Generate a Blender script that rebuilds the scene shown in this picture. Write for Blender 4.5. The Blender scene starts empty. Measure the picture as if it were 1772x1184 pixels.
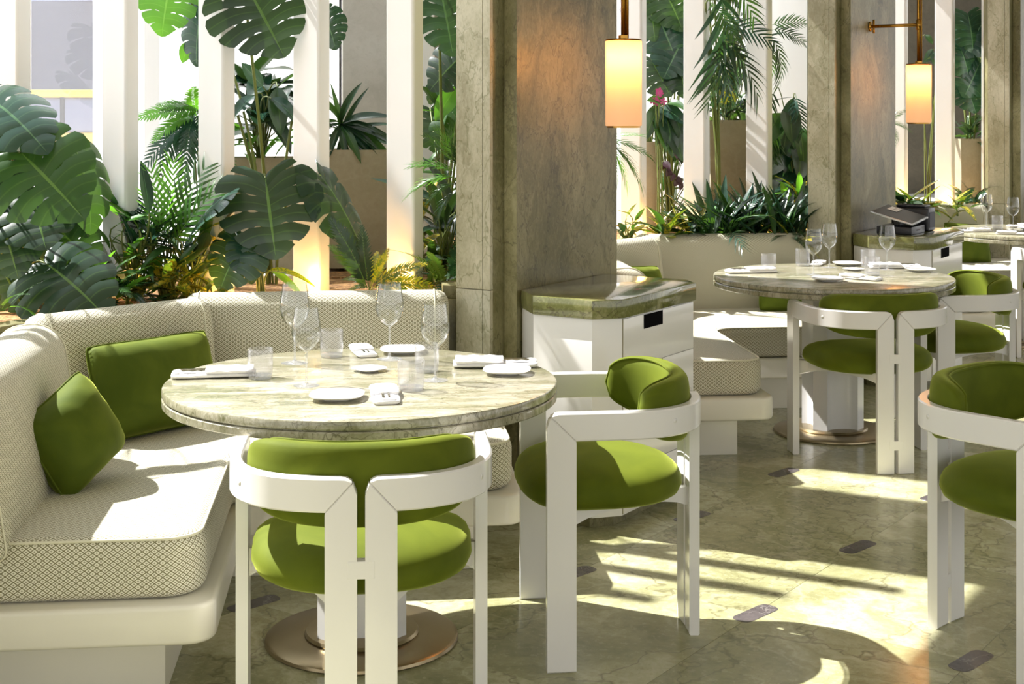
import bpy, bmesh, math, random
from mathutils import Vector, Matrix
R = math.radians
PI = math.pi
col = bpy.context.scene.collection
sc = bpy.context.scene

# ------------------------------------------------------------------ camera, sky, sun, exposure
CAM_H, FPX, HOR = 1.516, 2470.0, 200.0
YAW = R(6.0)
cam = bpy.data.cameras.new('camera'); camo = bpy.data.objects.new('camera', cam); col.objects.link(camo)
cam.sensor_width = 36; cam.lens = FPX / 1772 * 36
cam.shift_y = -(592 - HOR) / 1772
cam.clip_end = 200
camo.location = (0, 0, CAM_H); camo.rotation_euler = (R(90), 0, -YAW)
sc.camera = camo

w = bpy.data.worlds.new('sky'); sc.world = w; w.use_nodes = True
wn = w.node_tree.nodes; wl = w.node_tree.links
bg = wn['Background']; bg.inputs[1].default_value = 1.35
tc = wn.new('ShaderNodeTexCoord'); sp = wn.new('ShaderNodeSeparateXYZ'); rp = wn.new('ShaderNodeValToRGB')
wl.new(tc.outputs['Generated'], sp.inputs[0]); wl.new(sp.outputs['Z'], rp.inputs[0]); wl.new(rp.outputs[0], bg.inputs[0])
rp.color_ramp.elements[0].position = 0.0; rp.color_ramp.elements[0].color = (1.0, .975, .95, 1)
rp.color_ramp.elements[1].position = .7; rp.color_ramp.elements[1].color = (.86, .93, 1.0, 1)

sun = bpy.data.lights.new('sun', 'SUN'); suno = bpy.data.objects.new('sun', sun); col.objects.link(suno)
SUN_DIR = Vector((.84, -.54, -1.16)).normalized()
suno.rotation_euler = SUN_DIR.to_track_quat('-Z', 'Y').to_euler(); suno.location = (-4, 8, 8)
sun.energy = 11.5; sun.angle = R(.7); sun.color = (1.0, .98, .95)

sc.view_settings.view_transform = 'Standard'; sc.view_settings.look = 'None'
sc.view_settings.gamma = 1; sc.view_settings.use_curve_mapping = False
sc.view_settings.exposure = 0.24
sc.cycles.max_bounces = 8; sc.cycles.transparent_max_bounces = 24
sc.cycles.caustics_reflective = False; sc.cycles.caustics_refractive = False
sc.cycles.sample_clamp_indirect = 6

PX, PY = 2.18, 2.44            # step from one dining bay to the next
def at(px, py, Z):             # a point of the photograph at distance Z in front of the lens
    X = (px - 886) * Z / FPX
    return Vector((X * math.cos(YAW) + Z * math.sin(YAW), -X * math.sin(YAW) + Z * math.cos(YAW), CAM_H - (py - HOR) * Z / FPX))
BE = R(39.0)                   # bearing of the facade line
EV = Vector((math.sin(BE), math.cos(BE), 0)); NV = Vector((math.cos(BE), -math.sin(BE), 0))
def en(e, n, z=0): return EV * e + NV * n + Vector((0, 0, z))

# ------------------------------------------------------------------ materials
def srgb(r, g, b):
    f = lambda c: (c / 255 / 12.92) if c / 255 <= .04045 else ((c / 255 + .055) / 1.055) ** 2.4
    return (f(r), f(g), f(b), 1)
class NT:
    def __init__(s, name):
        s.m = bpy.data.materials.new(name); s.m.use_nodes = True
        s.t = s.m.node_tree; s.n = s.t.nodes; s.l = s.t.links
        s.b = s.n['Principled BSDF']; s.out = s.n['Material Output']
    def add(s, kind, **kw):
        x = s.n.new(kind)
        for k, v in kw.items():
            if k.startswith('in_'):
                x.inputs[int(k[3:]) if k[3:].isdigit() else k[3:]].default_value = v
            else: setattr(x, k, v)
        return x
    def link(s, a, b): s.l.new(a, b)
    def math(s, op, a, b=None, c=None):
        x = s.n.new('ShaderNodeMath'); x.operation = op
        for i, v in enumerate((a, b, c)):
            if v is None: continue
            if isinstance(v, (int, float)): x.inputs[i].default_value = v
            else: s.l.new(v, x.inputs[i])
        return x.outputs[0]
    def mix(s, f, a, b):
        x = s.n.new('ShaderNodeMix'); x.data_type = 'RGBA'
        for i, v in ((0, f), (6, a), (7, b)):
            if isinstance(v, (int, float, tuple)): x.inputs[i].default_value = v
            else: s.l.new(v, x.inputs[i])
        return x.outputs[2]
    def ramp(s, fac, stops):
        x = s.n.new('ShaderNodeValToRGB'); s.l.new(fac, x.inputs[0])
        e = x.color_ramp.elements
        while len(e) < len(stops): e.new(.5)
        for k, (p, c) in enumerate(stops): e[k].position = p; e[k].color = c
        return x.outputs[0]
    def bump(s, h, strength, dist=.01):
        x = s.n.new('ShaderNodeBump'); x.inputs['Strength'].default_value = strength; x.inputs['Distance'].default_value = dist
        s.l.new(h, x.inputs['Height']); s.l.new(x.outputs[0], s.b.inputs['Normal'])
    def set(s, **kw):
        for k, v in kw.items(): s.b.inputs[k.replace('_', ' ')].default_value = v

def plain(name, c, rough=.5, **kw):
    t = NT(name); t.set(Base_Color=c, Roughness=rough, **kw)
    return t.m
def lacquer(name, c, rough=.25):
    t = NT(name); p = t.add('ShaderNodeNewGeometry')
    n = t.add('ShaderNodeTexNoise', in_Scale=3.0, in_Detail=2.0); t.link(p.outputs['Position'], n.inputs['Vector'])
    t.link(t.mix(n.outputs[0], c, tuple(x * .93 for x in c[:3]) + (1,)), t.b.inputs['Base Color'])
    t.set(Roughness=rough, Coat_Weight=.4, Coat_Roughness=.08)
    return t.m
def stone(name, dark, mid, light, crack, scale=1.0, rough=.35, crack_amt=.8, stretch=(1, 1, 1), coat=0.0, random_off=0.0):
    t = NT(name)
    g = t.add('ShaderNodeNewGeometry'); vec = g.outputs['Position']
    mp = t.add('ShaderNodeMapping'); mp.inputs['Scale'].default_value = tuple(scale * x for x in stretch)
    mp.inputs['Rotation'].default_value = (.3, .2, .7)
    if random_off:
        oi = t.add('ShaderNodeObjectInfo'); vm = t.add('ShaderNodeVectorMath', operation='MULTIPLY_ADD')
        t.link(oi.outputs['Random'], vm.inputs[0]); vm.inputs[1].default_value = (random_off, random_off * 1.7, 0)
        t.link(vec, vm.inputs[2]); vec = vm.outputs[0]
    t.link(vec, mp.inputs[0]); v = mp.outputs[0]
    wn_ = t.add('ShaderNodeTexNoise', in_Scale=1.6, in_Detail=5.0, in_Roughness=.62); t.link(v, wn_.inputs['Vector'])
    wv = t.add('ShaderNodeVectorMath', operation='MULTIPLY_ADD'); t.link(wn_.outputs['Color'], wv.inputs[0]); wv.inputs[1].default_value = (.9, .9, .9); t.link(v, wv.inputs[2])
    big = t.add('ShaderNodeTexNoise', in_Scale=1.3, in_Detail=8.0, in_Roughness=.68, in_Distortion=1.2); t.link(wv.outputs[0], big.inputs['Vector'])
    base = t.ramp(big.outputs[0], [(.30, dark), (.5, mid), (.68, light)])
    fine = t.add('ShaderNodeTexNoise', in_Scale=42.0, in_Detail=6.0, in_Roughness=.7); t.link(v, fine.inputs['Vector'])
    base = t.mix(t.math('MULTIPLY', t.math('GREATER_THAN', fine.outputs[0], .56), .22), base, dark)
    base = t.mix(t.math('MULTIPLY', t.math('LESS_THAN', fine.outputs[0], .42), .25), base, light)
    vo = t.add('ShaderNodeTexVoronoi', feature='DISTANCE_TO_EDGE', in_Scale=2.1); t.link(wv.outputs[0], vo.inputs['Vector'])
    vo2 = t.add('ShaderNodeTexVoronoi', feature='DISTANCE_TO_EDGE', in_Scale=5.3); t.link(wv.outputs[0], vo2.inputs['Vector'])
    c1 = t.math('SUBTRACT', 1.0, t.math('MULTIPLY', vo.outputs[0], 55.0)); c1 = t.math('MAXIMUM', c1, 0)
    c2 = t.math('SUBTRACT', 1.0, t.math('MULTIPLY', vo2.outputs[0], 42.0)); c2 = t.math('MAXIMUM', c2, 0)
    msk = t.add('ShaderNodeTexNoise', in_Scale=1.1, in_Detail=2.0); t.link(v, msk.inputs['Vector'])
    mk = t.ramp(msk.outputs[0], [(.44, (0, 0, 0, 1)), (.6, (1, 1, 1, 1))])
    c = t.math('MULTIPLY', t.math('MAXIMUM', t.math('MULTIPLY', c1, .9), t.math('MULTIPLY', t.math('MULTIPLY', c2, mk), .8)), crack_amt)
    base = t.mix(c, base, crack)
    # a few pale veins
    vo3 = t.add('ShaderNodeTexVoronoi', feature='DISTANCE_TO_EDGE', in_Scale=1.25); t.link(wv.outputs[0], vo3.inputs['Vector'])
    c3 = t.math('MAXIMUM', t.math('SUBTRACT', 1.0, t.math('MULTIPLY', vo3.outputs[0], 60.0)), 0)
    base = t.mix(t.math('MULTIPLY', c3, .35), base, light)
    t.link(base, t.b.inputs['Base Color']); t.set(Roughness=rough, Coat_Weight=coat, Coat_Roughness=.06)
    t.bump(c, .12, .002)
    return t.m
M = {}
M['white'] = lacquer('white_lacquer', (.86, .84, .805, 1))
M['white_matt'] = lacquer('white_paint', (.87, .86, .85, 1), .45)
M['cream'] = lacquer('cream_lacquer', (.80, .765, .65, 1), .35)
M['floor'] = stone('floor_marble', srgb(122, 122, 82), srgb(163, 161, 120), srgb(208, 204, 170), srgb(84, 74, 48), .9, .20, .6, coat=0.0, random_off=3.0)
M['joint'] = plain('joint_grout', srgb(110, 106, 76), .8)
M['inlay'] = stone('inlay_marble', srgb(66, 60, 62), srgb(84, 77, 78), srgb(100, 92, 92), srgb(170, 165, 160), 2.5, .2, .5)
M['table'] = stone('table_marble', srgb(98, 100, 64), srgb(152, 148, 122), srgb(200, 194, 178), srgb(74, 70, 42), 1.9, .22, .75, (1, 3.2, 1), coat=.3)
M['column'] = stone('column_marble', srgb(80, 78, 46), srgb(118, 113, 76), srgb(150, 144, 108), srgb(66, 58, 36), 1.7, .42, .7, (1.25, 1.25, .7))
M['column_light'] = stone('pale_column_marble', srgb(138, 134, 106), srgb(176, 172, 148), srgb(200, 196, 176), srgb(96, 100, 52), 1.7, .45, .6, (1.3, 1.3, .7))
M['cab_top'] = stone('worktop_marble', srgb(88, 92, 48), srgb(122, 124, 74), srgb(160, 156, 112), srgb(64, 56, 30), 2.2, .14, .8, coat=.6)
M['concrete'] = stone('concrete', srgb(165, 160, 150), srgb(178, 173, 164), srgb(190, 186, 178), srgb(150, 145, 135), .8, .7, .1)
M['pot'] = stone('pot_concrete', srgb(142, 136, 114), srgb(154, 148, 126), srgb(166, 160, 138), srgb(130, 118, 94), .9, .75, .1)
M['black'] = plain('black_plastic', srgb(24, 26, 32), .35)
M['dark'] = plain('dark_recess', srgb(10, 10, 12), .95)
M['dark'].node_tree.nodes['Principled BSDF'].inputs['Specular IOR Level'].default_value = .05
M['silver'] = plain('silver_metal', srgb(190, 192, 196), .3, Metallic=.9)
M['brass'] = plain('brass', srgb(176, 132, 58), .25, Metallic=1.0)
M['china'] = plain('white_china', (.88, .87, .86, 1), .15, Coat_Weight=.5)
M['paper'] = plain('white_paper', (.85, .84, .83, 1), .7)
M['print'] = plain('grey_print', srgb(90, 90, 100), .7)
M['steel'] = plain('cutlery_steel', srgb(150, 145, 125), .22, Metallic=1.0)

def bronze():
    t = NT('brushed_bronze'); tc_ = t.add('ShaderNodeTexCoord')
    mp = t.add('ShaderNodeMapping'); mp.inputs['Scale'].default_value = (1, 1, 1); t.link(tc_.outputs['Object'], mp.inputs[0])
    n = t.add('ShaderNodeTexNoise', in_Scale=6.0, in_Detail=3.0); t.link(mp.outputs[0], n.inputs['Vector'])
    t.link(t.mix(n.outputs[0], srgb(146, 132, 102), srgb(164, 148, 118)), t.b.inputs['Base Color'])
    t.set(Roughness=.30, Metallic=.9)
    return t.m
M['bronze'] = bronze()
def napkin_cloth():
    t = NT('napkin_linen'); tc_ = t.add('ShaderNodeTexCoord')
    n = t.add('ShaderNodeTexNoise', in_Scale=70.0, in_Detail=3.0); t.link(tc_.outputs['Object'], n.inputs['Vector'])
    t.link(t.mix(n.outputs[0], (.88, .87, .88, 1), (.80, .79, .81, 1)), t.b.inputs['Base Color'])
    t.set(Roughness=.85, Sheen_Weight=.2); t.bump(n.outputs[0], .25, .002)
    return t.m
M['napkin'] = napkin_cloth()
def velvet(name, a, b):
    t = NT(name); tc_ = t.add('ShaderNodeTexCoord')
    n = t.add('ShaderNodeTexNoise', in_Scale=7.0, in_Detail=4.0, in_Distortion=.6); t.link(tc_.outputs['Object'], n.inputs['Vector'])
    t.link(t.mix(t.ramp(n.outputs[0], [(.35, (0, 0, 0, 1)), (.65, (1, 1, 1, 1))]), a, b), t.b.inputs['Base Color'])
    f = t.add('ShaderNodeTexNoise', in_Scale=400.0, in_Detail=2.0); t.link(tc_.outputs['Object'], f.inputs['Vector'])
    t.bump(f.outputs[0], .15, .001)
    t.set(Roughness=.75, Sheen_Weight=.7, Sheen_Roughness=.35, Sheen_Tint=srgb(190, 200, 90))
    t.b.inputs['Specular IOR Level'].default_value = .2
    return t.m
M['velvet'] = velvet('olive_velvet', srgb(78, 90, 8), srgb(92, 103, 16))
M['pillow'] = velvet('green_cushion_velvet', srgb(68, 84, 12), srgb(84, 98, 22))
def fabric():
    t = NT('lattice_weave'); uv = t.add('ShaderNodeUVMap', uv_map='UVMap')
    s = t.add('ShaderNodeSeparateXYZ'); t.link(uv.outputs[0], s.inputs[0])
    a = t.math('DIVIDE', s.outputs[0], .0205); b = t.math('DIVIDE', s.outputs[1], .0150)
    p = t.math('ADD', a, b); q = t.math('SUBTRACT', a, b)
    dp = t.math('ABSOLUTE', t.math('SUBTRACT', t.math('FRACT', p), .5)); dq = t.math('ABSOLUTE', t.math('SUBTRACT', t.math('FRACT', q), .5))
    d = t.math('MAXIMUM', dp, dq)
    line = t.math('GREATER_THAN', d, .395)
    dot = t.math('LESS_THAN', d, .16)
    # thin outline ring only shows close by
    f = t.math('MAXIMUM', line, t.math('MULTIPLY', dot, .8))
    n = t.add('ShaderNodeTexNoise', in_Scale=900.0, in_Detail=1.0); t.link(uv.outputs[0], n.inputs['Vector'])
    base = t.mix(n.outputs[0], srgb(236, 233, 216), srgb(224, 220, 200))
    t.link(t.mix(f, base, srgb(118, 112, 76)), t.b.inputs['Base Color'])
    t.set(Roughness=.8, Sheen_Weight=.15); t.bump(t.math('SUBTRACT', 1.0, f), .25, .0015)
    return t.m
M['fabric'] = fabric()
M['welt'] = plain('pale_welt', srgb(220, 216, 192), .8)

def thin_glass(name, tint=(1, 1, 1, 1), lo=.06, hi=.75, rough=.02, haze=0.0, ribs=0):
    t = NT(name); t.n.remove(t.b)
    tr = t.add('ShaderNodeBsdfTransparent'); tr.inputs[0].default_value = tint
    gl = t.add('ShaderNodeBsdfGlossy'); gl.inputs['Roughness'].default_value = rough
    lw = t.add('ShaderNodeLayerWeight'); lw.inputs[0].default_value = .35
    f = t.math('ADD', t.math('MULTIPLY', t.math('POWER', lw.outputs['Facing'], 2.2), hi - lo), lo)
    mx = t.add('ShaderNodeMixShader'); t.link(f, mx.inputs[0]); t.link(tr.outputs[0], mx.inputs[1]); t.link(gl.outputs[0], mx.inputs[2])
    o = mx.outputs[0]
    if haze:
        di = t.add('ShaderNodeBsdfDiffuse'); di.inputs[0].default_value = (.95, .95, .97, 1)
        m2 = t.add('ShaderNodeMixShader'); m2.inputs[0].default_value = haze
        t.link(o, m2.inputs[1]); t.link(di.outputs[0], m2.inputs[2]); o = m2.outputs[0]
    t.link(o, t.out.inputs['Surface'])
    return t.m
M['glass'] = thin_glass('wine_glass', (.97, .975, .975, 1), .05, .85, .015, 0.0)
M['glass_solid'] = thin_glass('glass_stem', (.93, .94, .94, 1), .16, .8, .03, .10)
M['tumbler'] = thin_glass('ribbed_glass', (.97, .97, .98, 1), .07, .75, .04, .035)
M['pane'] = thin_glass('window_pane', (.98, .985, 1, 1), .04, .5, .01, .14)
def opal():
    t = NT('opal_shade')
    di = t.add('ShaderNodeBsdfTranslucent'); di.inputs[0].default_value = (.20, .14, .085, 1)
    df = t.add('ShaderNodeBsdfDiffuse'); df.inputs[0].default_value = (.50, .42, .34, 1)
    m1 = t.add('ShaderNodeMixShader'); m1.inputs[0].default_value = .5; t.link(di.outputs[0], m1.inputs[1]); t.link(df.outputs[0], m1.inputs[2])
    em = t.add('ShaderNodeEmission'); em.inputs[0].default_value = (1, .66, .38, 1); em.inputs[1].default_value = .42
    a = t.add('ShaderNodeAddShader'); t.link(m1.outputs[0], a.inputs[0]); t.link(em.outputs[0], a.inputs[1])
    tr = t.add('ShaderNodeBsdfTransparent'); tr.inputs[0].default_value = (1, .85, .6, 1)
    m2 = t.add('ShaderNodeMixShader'); m2.inputs[0].default_value = .32; t.link(a.outputs[0], m2.inputs[1]); t.link(tr.outputs[0], m2.inputs[2])
    t.link(m2.outputs[0], t.out.inputs['Surface'])
    return t.m
M['opal'] = opal()
def leafmat(name, c, vein, rough=.35, trans=.3, tcol=None, patch=None, veins=True):
    t = NT(name); uv = t.add('ShaderNodeUVMap', uv_map='UVMap'); s = t.add('ShaderNodeSeparateXYZ'); t.link(uv.outputs[0], s.inputs[0])
    oi = t.add('ShaderNodeObjectInfo')
    tc_ = t.add('ShaderNodeTexCoord'); n = t.add('ShaderNodeTexNoise', in_Scale=5.0, in_Detail=3.0); t.link(tc_.outputs['Object'], n.inputs['Vector'])
    base = t.mix(t.math('MULTIPLY', oi.outputs['Random'], .4), c, tuple(min(1, x * 1.9) for x in c[:3]) + (1,))
    base = t.mix(t.math('MULTIPLY', n.outputs[0], .35), base, tuple(x * .5 for x in c[:3]) + (1,))
    if patch:
        n2 = t.add('ShaderNodeTexNoise', in_Scale=9.0, in_Detail=3.0, in_Distortion=1.5); t.link(tc_.outputs['Object'], n2.inputs['Vector'])
        base = t.mix(t.ramp(n2.outputs[0], [(.46, (0, 0, 0, 1)), (.54, (1, 1, 1, 1))]), base, patch)
    if veins:
        v1 = t.math('LESS_THAN', t.math('ABSOLUTE', t.math('SUBTRACT', s.outputs[0], .5)), .035)
        v2 = t.math('LESS_THAN', s.outputs[1], .028)
        base = t.mix(t.math('MAXIMUM', t.math('MULTIPLY', v1, .3), v2), base, vein)
    t.link(base, t.b.inputs['Base Color']); t.set(Roughness=rough)
    t.b.inputs['Specular IOR Level'].default_value = .6
    tl = t.add('ShaderNodeBsdfTranslucent'); tl.inputs[0].default_value = tcol or (min(1, c[0] * 3.5 + .03), min(1, c[1] * 3.2 + .03), c[2] * 1.2, 1)
    mx = t.add('ShaderNodeMixShader'); mx.inputs[0].default_value = trans
    t.link(t.b.outputs[0], mx.inputs[1]); t.link(tl.outputs[0], mx.inputs[2]); t.link(mx.outputs[0], t.out.inputs['Surface'])
    return t.m
M['leaf_dark'] = leafmat('dark_monstera_leaf', (.014, .042, .020, 1), (.10, .20, .045, 1), .30, .13)
M['leaf_mid'] = leafmat('green_leaf', (.026, .080, .018, 1), (.13, .26, .05, 1), .34, .22)
M['leaf_bright'] = leafmat('bright_leaf', (.06, .19, .03, 1), (.22, .42, .1, 1), .4, .38)
M['leaf_blue'] = leafmat('blue_green_leaf', (.014, .052, .034, 1), (.1, .22, .10, 1), .26, .14)
M['leaf_yellow'] = leafmat('croton_leaf', (.05, .10, .015, 1), (.6, .45, .05, 1), .38, .25, patch=(.62, .47, .03, 1))
M['leaf_purple'] = leafmat('purple_leaf', (.035, .012, .02, 1), (.1, .04, .05, 1), .35, .15)
M['stem'] = plain('plant_stem', srgb(96, 110, 44), .55)
M['stem_wood'] = plain('woody_stem', srgb(96, 74, 46), .75)
M['petal'] = plain('pink_petal', srgb(190, 70, 130), .6)
M['petal_y'] = plain('yellow_petal', srgb(214, 210, 60), .6)
def soil():
    t = NT('bark_soil'); g = t.add('ShaderNodeNewGeometry')
    n = t.add('ShaderNodeTexVoronoi', in_Scale=55.0); t.link(g.outputs['Position'], n.inputs['Vector'])
    s = t.add('ShaderNodeSeparateColor'); t.link(n.outputs['Color'], s.inputs[0])
    t.link(t.ramp(s.outputs[0], [(0, srgb(110, 76, 40)), (1, srgb(186, 142, 88))]), t.b.inputs['Base Color']); t.set(Roughness=.9)
    t.bump(n.outputs['Distance'], .8, .01)
    return t.m
M['soil'] = soil()

# ------------------------------------------------------------------ helpers
def mobj(name, verts, faces, mat, parent=None, uvs=None, smooth=False):
    me = bpy.data.meshes.new(name); me.from_pydata([tuple(v) for v in verts], [], faces)
    if uvs:
        ul = me.uv_layers.new(name='UVMap')
        for p in me.polygons:
            for li, vi in zip(p.loop_indices, p.vertices): ul.data[li].uv = uvs[vi] if not isinstance(uvs, dict) else uvs[(p.index, vi)]
    if smooth: me.polygons.foreach_set('use_smooth', [True] * len(me.polygons))
    me.materials.append(M[mat] if isinstance(mat, str) else mat)
    o = bpy.data.objects.new(name, me); col.objects.link(o)
    if parent: o.parent = parent
    return o
def sharp(o, ang=35):
    me = o.data
    me.polygons.foreach_set('use_smooth', [True] * len(me.polygons))
    me.set_sharp_from_angle(angle=R(ang))
    return o
def recalc(o):
    bm = bmesh.new(); bm.from_mesh(o.data); bmesh.ops.recalc_face_normals(bm, faces=bm.faces); bm.to_mesh(o.data); bm.free()
    return o
def empty(name, label, cat, loc=(0, 0, 0), rz=0, group=None):
    o = bpy.data.objects.new(name, None); col.objects.link(o); o.location = loc; o.rotation_euler = (0, 0, rz)
    o.empty_display_size = .1
    return tag(o, label, cat, group)
def tag(o, label, cat, group=None):
    o['label'] = label; o['category'] = cat
    if group: o['group'] = group
    return o
def struct(o): o['kind'] = 'structure'; return o
def box(name, x0, x1, y0, y1, z0, z1, mat, parent=None, bev=0.0, seg=2):
    bm = bmesh.new(); bmesh.ops.create_cube(bm, size=1)
    for v in bm.verts: v.co = Vector(((x0 + x1) / 2 + v.co.x * (x1 - x0), (y0 + y1) / 2 + v.co.y * (y1 - y0), (z0 + z1) / 2 + v.co.z * (z1 - z0)))
    if bev: bmesh.ops.bevel(bm, geom=bm.edges[:], offset=bev, segments=seg, affect='EDGES', profile=.5)
    me = bpy.data.meshes.new(name); bm.to_mesh(me); bm.free()
    me.materials.append(M[mat]); o = bpy.data.objects.new(name, me); col.objects.link(o)
    if parent: o.parent = parent
    if bev: sharp(o, 30)
    return o
def offset_poly(pts, d):
    n = len(pts); out = []
    for i in range(n):
        p0, p1, p2 = Vector(pts[i - 1]), Vector(pts[i]), Vector(pts[(i + 1) % n])
        a = (p1 - p0); b = (p2 - p1)
        if a.length < 1e-9: a = b
        if b.length < 1e-9: b = a
        a.normalize(); b.normalize()
        na = Vector((-a.y, a.x)); nb = Vector((-b.y, b.x)); m = na + nb
        if m.length < 1e-6: m = na
        m.normalize(); k = max(.35, m.dot(na))
        out.append(p1 + m * (d / k))       # CCW outline: +d goes inward
    return out
def round_poly(pts, rad, seg=6):
    n = len(pts); out = []
    for i in range(n):
        p = Vector(pts[i]); a = (Vector(pts[i - 1]) - p); b = (Vector(pts[(i + 1) % n]) - p)
        r = rad[i] if isinstance(rad, (list, tuple)) else rad
        if r <= 0: out.append(p); continue
        la, lb = a.length, b.length; a.normalize(); b.normalize()
        ang = a.angle(b); d = min(r / math.tan(ang / 2), la * .49, lb * .49); rr = d * math.tan(ang / 2)
        c = p + (a + b).normalized() * (rr / math.sin(ang / 2))
        s0 = p + a * d - c; s1 = p + b * d - c
        a0 = math.atan2(s0.y, s0.x); a1 = math.atan2(s1.y, s1.x); da = (a1 - a0 + PI) % (2 * PI) - PI
        for k in range(seg + 1):
            t = a0 + da * k / seg; out.append(c + Vector((math.cos(t), math.sin(t))) * rr)
    return out
def pad(name, outline, h0, h1, r, mat, parent=None, mp=None, seg=4, r0=None, crown=0.0, pipe=None, uvswap=False):
    """extrude a CCW outline from h0 to h1 with rounded rims; uv is in metres"""
    r0 = r if r0 is None else r0
    mp = mp or (lambda a, b, h: (a, b, h))
    prof = []
    for k in range(seg + 1):
        t = PI / 2 * k / seg; prof.append((r0 * (1 - math.sin(t)), h0 + r0 * (1 - math.cos(t))))
    for k in range(seg + 1):
        t = PI / 2 * k / seg; prof.append((r * (1 - math.cos(t)), h1 - r * (1 - math.sin(t))))
    n = len(outline); verts = []; uvl = {}; faces = []
    per = [0]
    for i in range(n): per.append(per[-1] + (Vector(outline[(i + 1) % n]) - Vector(outline[i])).length)
    vv = 0; vs = []
    for k, (ins, h) in enumerate(prof):
        if k: vv += math.hypot(ins - prof[k - 1][0], h - prof[k - 1][1])
        vs.append(vv)
        for p in offset_poly(outline, ins): verts.append(mp(p[0], p[1], h))
    flat = lambda p: (p[1], p[0]) if uvswap else (p[0], p[1])
    for k in range(len(prof) - 1):
        for i in range(n):
            j = (i + 1) % n; f = (k * n + i, k * n + j, (k + 1) * n + j, (k + 1) * n + i); fi = len(faces); faces.append(f)
            for vi, uu, v_ in zip(f, (per[i], per[i + 1], per[i + 1], per[i]), (vs[k], vs[k], vs[k + 1], vs[k + 1])):
                uvl[(fi, vi)] = (v_, uu) if uvswap else (uu, v_)
    top = [len(prof) * n - n + i for i in range(n)]; bot = list(range(n))[::-1]
    base = offset_poly(outline, prof[-1][0])
    for f, kk in ((top, len(prof) - 1), (bot, 0)):
        fi = len(faces); faces.append(tuple(f)); b_ = offset_poly(outline, prof[kk][0])
        for vi in f: uvl[(fi, vi)] = flat(b_[vi - kk * n])
    o = mobj(name, verts, faces, mat, parent, uvl)
    bm = bmesh.new(); bm.from_mesh(o.data)
    bmesh.ops.triangulate(bm, faces=[f for f in bm.faces if len(f.verts) > 4]); bmesh.ops.recalc_face_normals(bm, faces=bm.faces)
    bm.to_mesh(o.data); bm.free()
    sharp(o, 40)
    return o
def tube(name, pts, rad, mat, parent=None, n=8, closed=False, taper=None):
    pts = [Vector(p) for p in pts]; m = len(pts); verts = []; faces = []
    up = Vector((0, 0, 1)); prev = None
    for i, p in enumerate(pts):
        if closed: d = pts[(i + 1) % m] - pts[i - 1]
        else: d = pts[min(i + 1, m - 1)] - pts[max(i - 1, 0)]
        d.normalize()
        if prev is None:
            x = d.cross(up) if abs(d.dot(up)) < .9 else d.cross(Vector((1, 0, 0)))
        else: x = prev - d * prev.dot(d)
        x.normalize(); prev = x; y = d.cross(x)
        r = rad * (taper(i / (m - 1)) if taper else 1)
        for k in range(n):
            t = 2 * PI * k / n; verts.append(p + x * math.cos(t) * r + y * math.sin(t) * r)
    for i in range(m if closed else m - 1):
        for k in range(n):
            a = i * n + k; b = i * n + (k + 1) % n; i2 = (i + 1) % m
            faces.append((a, b, i2 * n + (k + 1) % n, i2 * n + k))
    if not closed: faces += [tuple(range(n))[::-1], tuple((m - 1) * n + k for k in range(n))]
    return mobj(name, verts, faces, mat, parent, smooth=True)
def lathe(name, prof, mat, parent=None, n=48, z=0, rf=None, ang=40):
    verts = []; faces = []
    for r, h in prof:
        for k in range(n):
            t = 2 * PI * k / n; q = rf(t, h) if rf else 1
            verts.append((r * q * math.cos(t), r * q * math.sin(t), h + z))
    for i in range(len(prof) - 1):
        for k in range(n):
            j = (k + 1) % n; faces.append((i * n + k, i * n + j, (i + 1) * n + j, (i + 1) * n + k))
    if prof[0][0] > 1e-6: faces.append(tuple(range(n))[::-1])
    if prof[-1][0] > 1e-6: faces.append(tuple((len(prof) - 1) * n + k for k in range(n)))
    o = mobj(name, verts, faces, mat, parent)
    bm = bmesh.new(); bm.from_mesh(o.data); bmesh.ops.remove_doubles(bm, verts=bm.verts, dist=1e-6); bmesh.ops.recalc_face_normals(bm, faces=bm.faces); bm.to_mesh(o.data); bm.free()
    return sharp(o, ang)
def copy_tree(o, parent=None):
    c = o.copy(); col.objects.link(c); c.parent = parent
    for ch in o.children: copy_tree(ch, c)
    return c
def dup(src, loc, rz, label, group=None):
    c = copy_tree(src); c.location = loc; c.rotation_euler = (0, 0, rz); c['label'] = label
    if group: c['group'] = group
    return c

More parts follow.
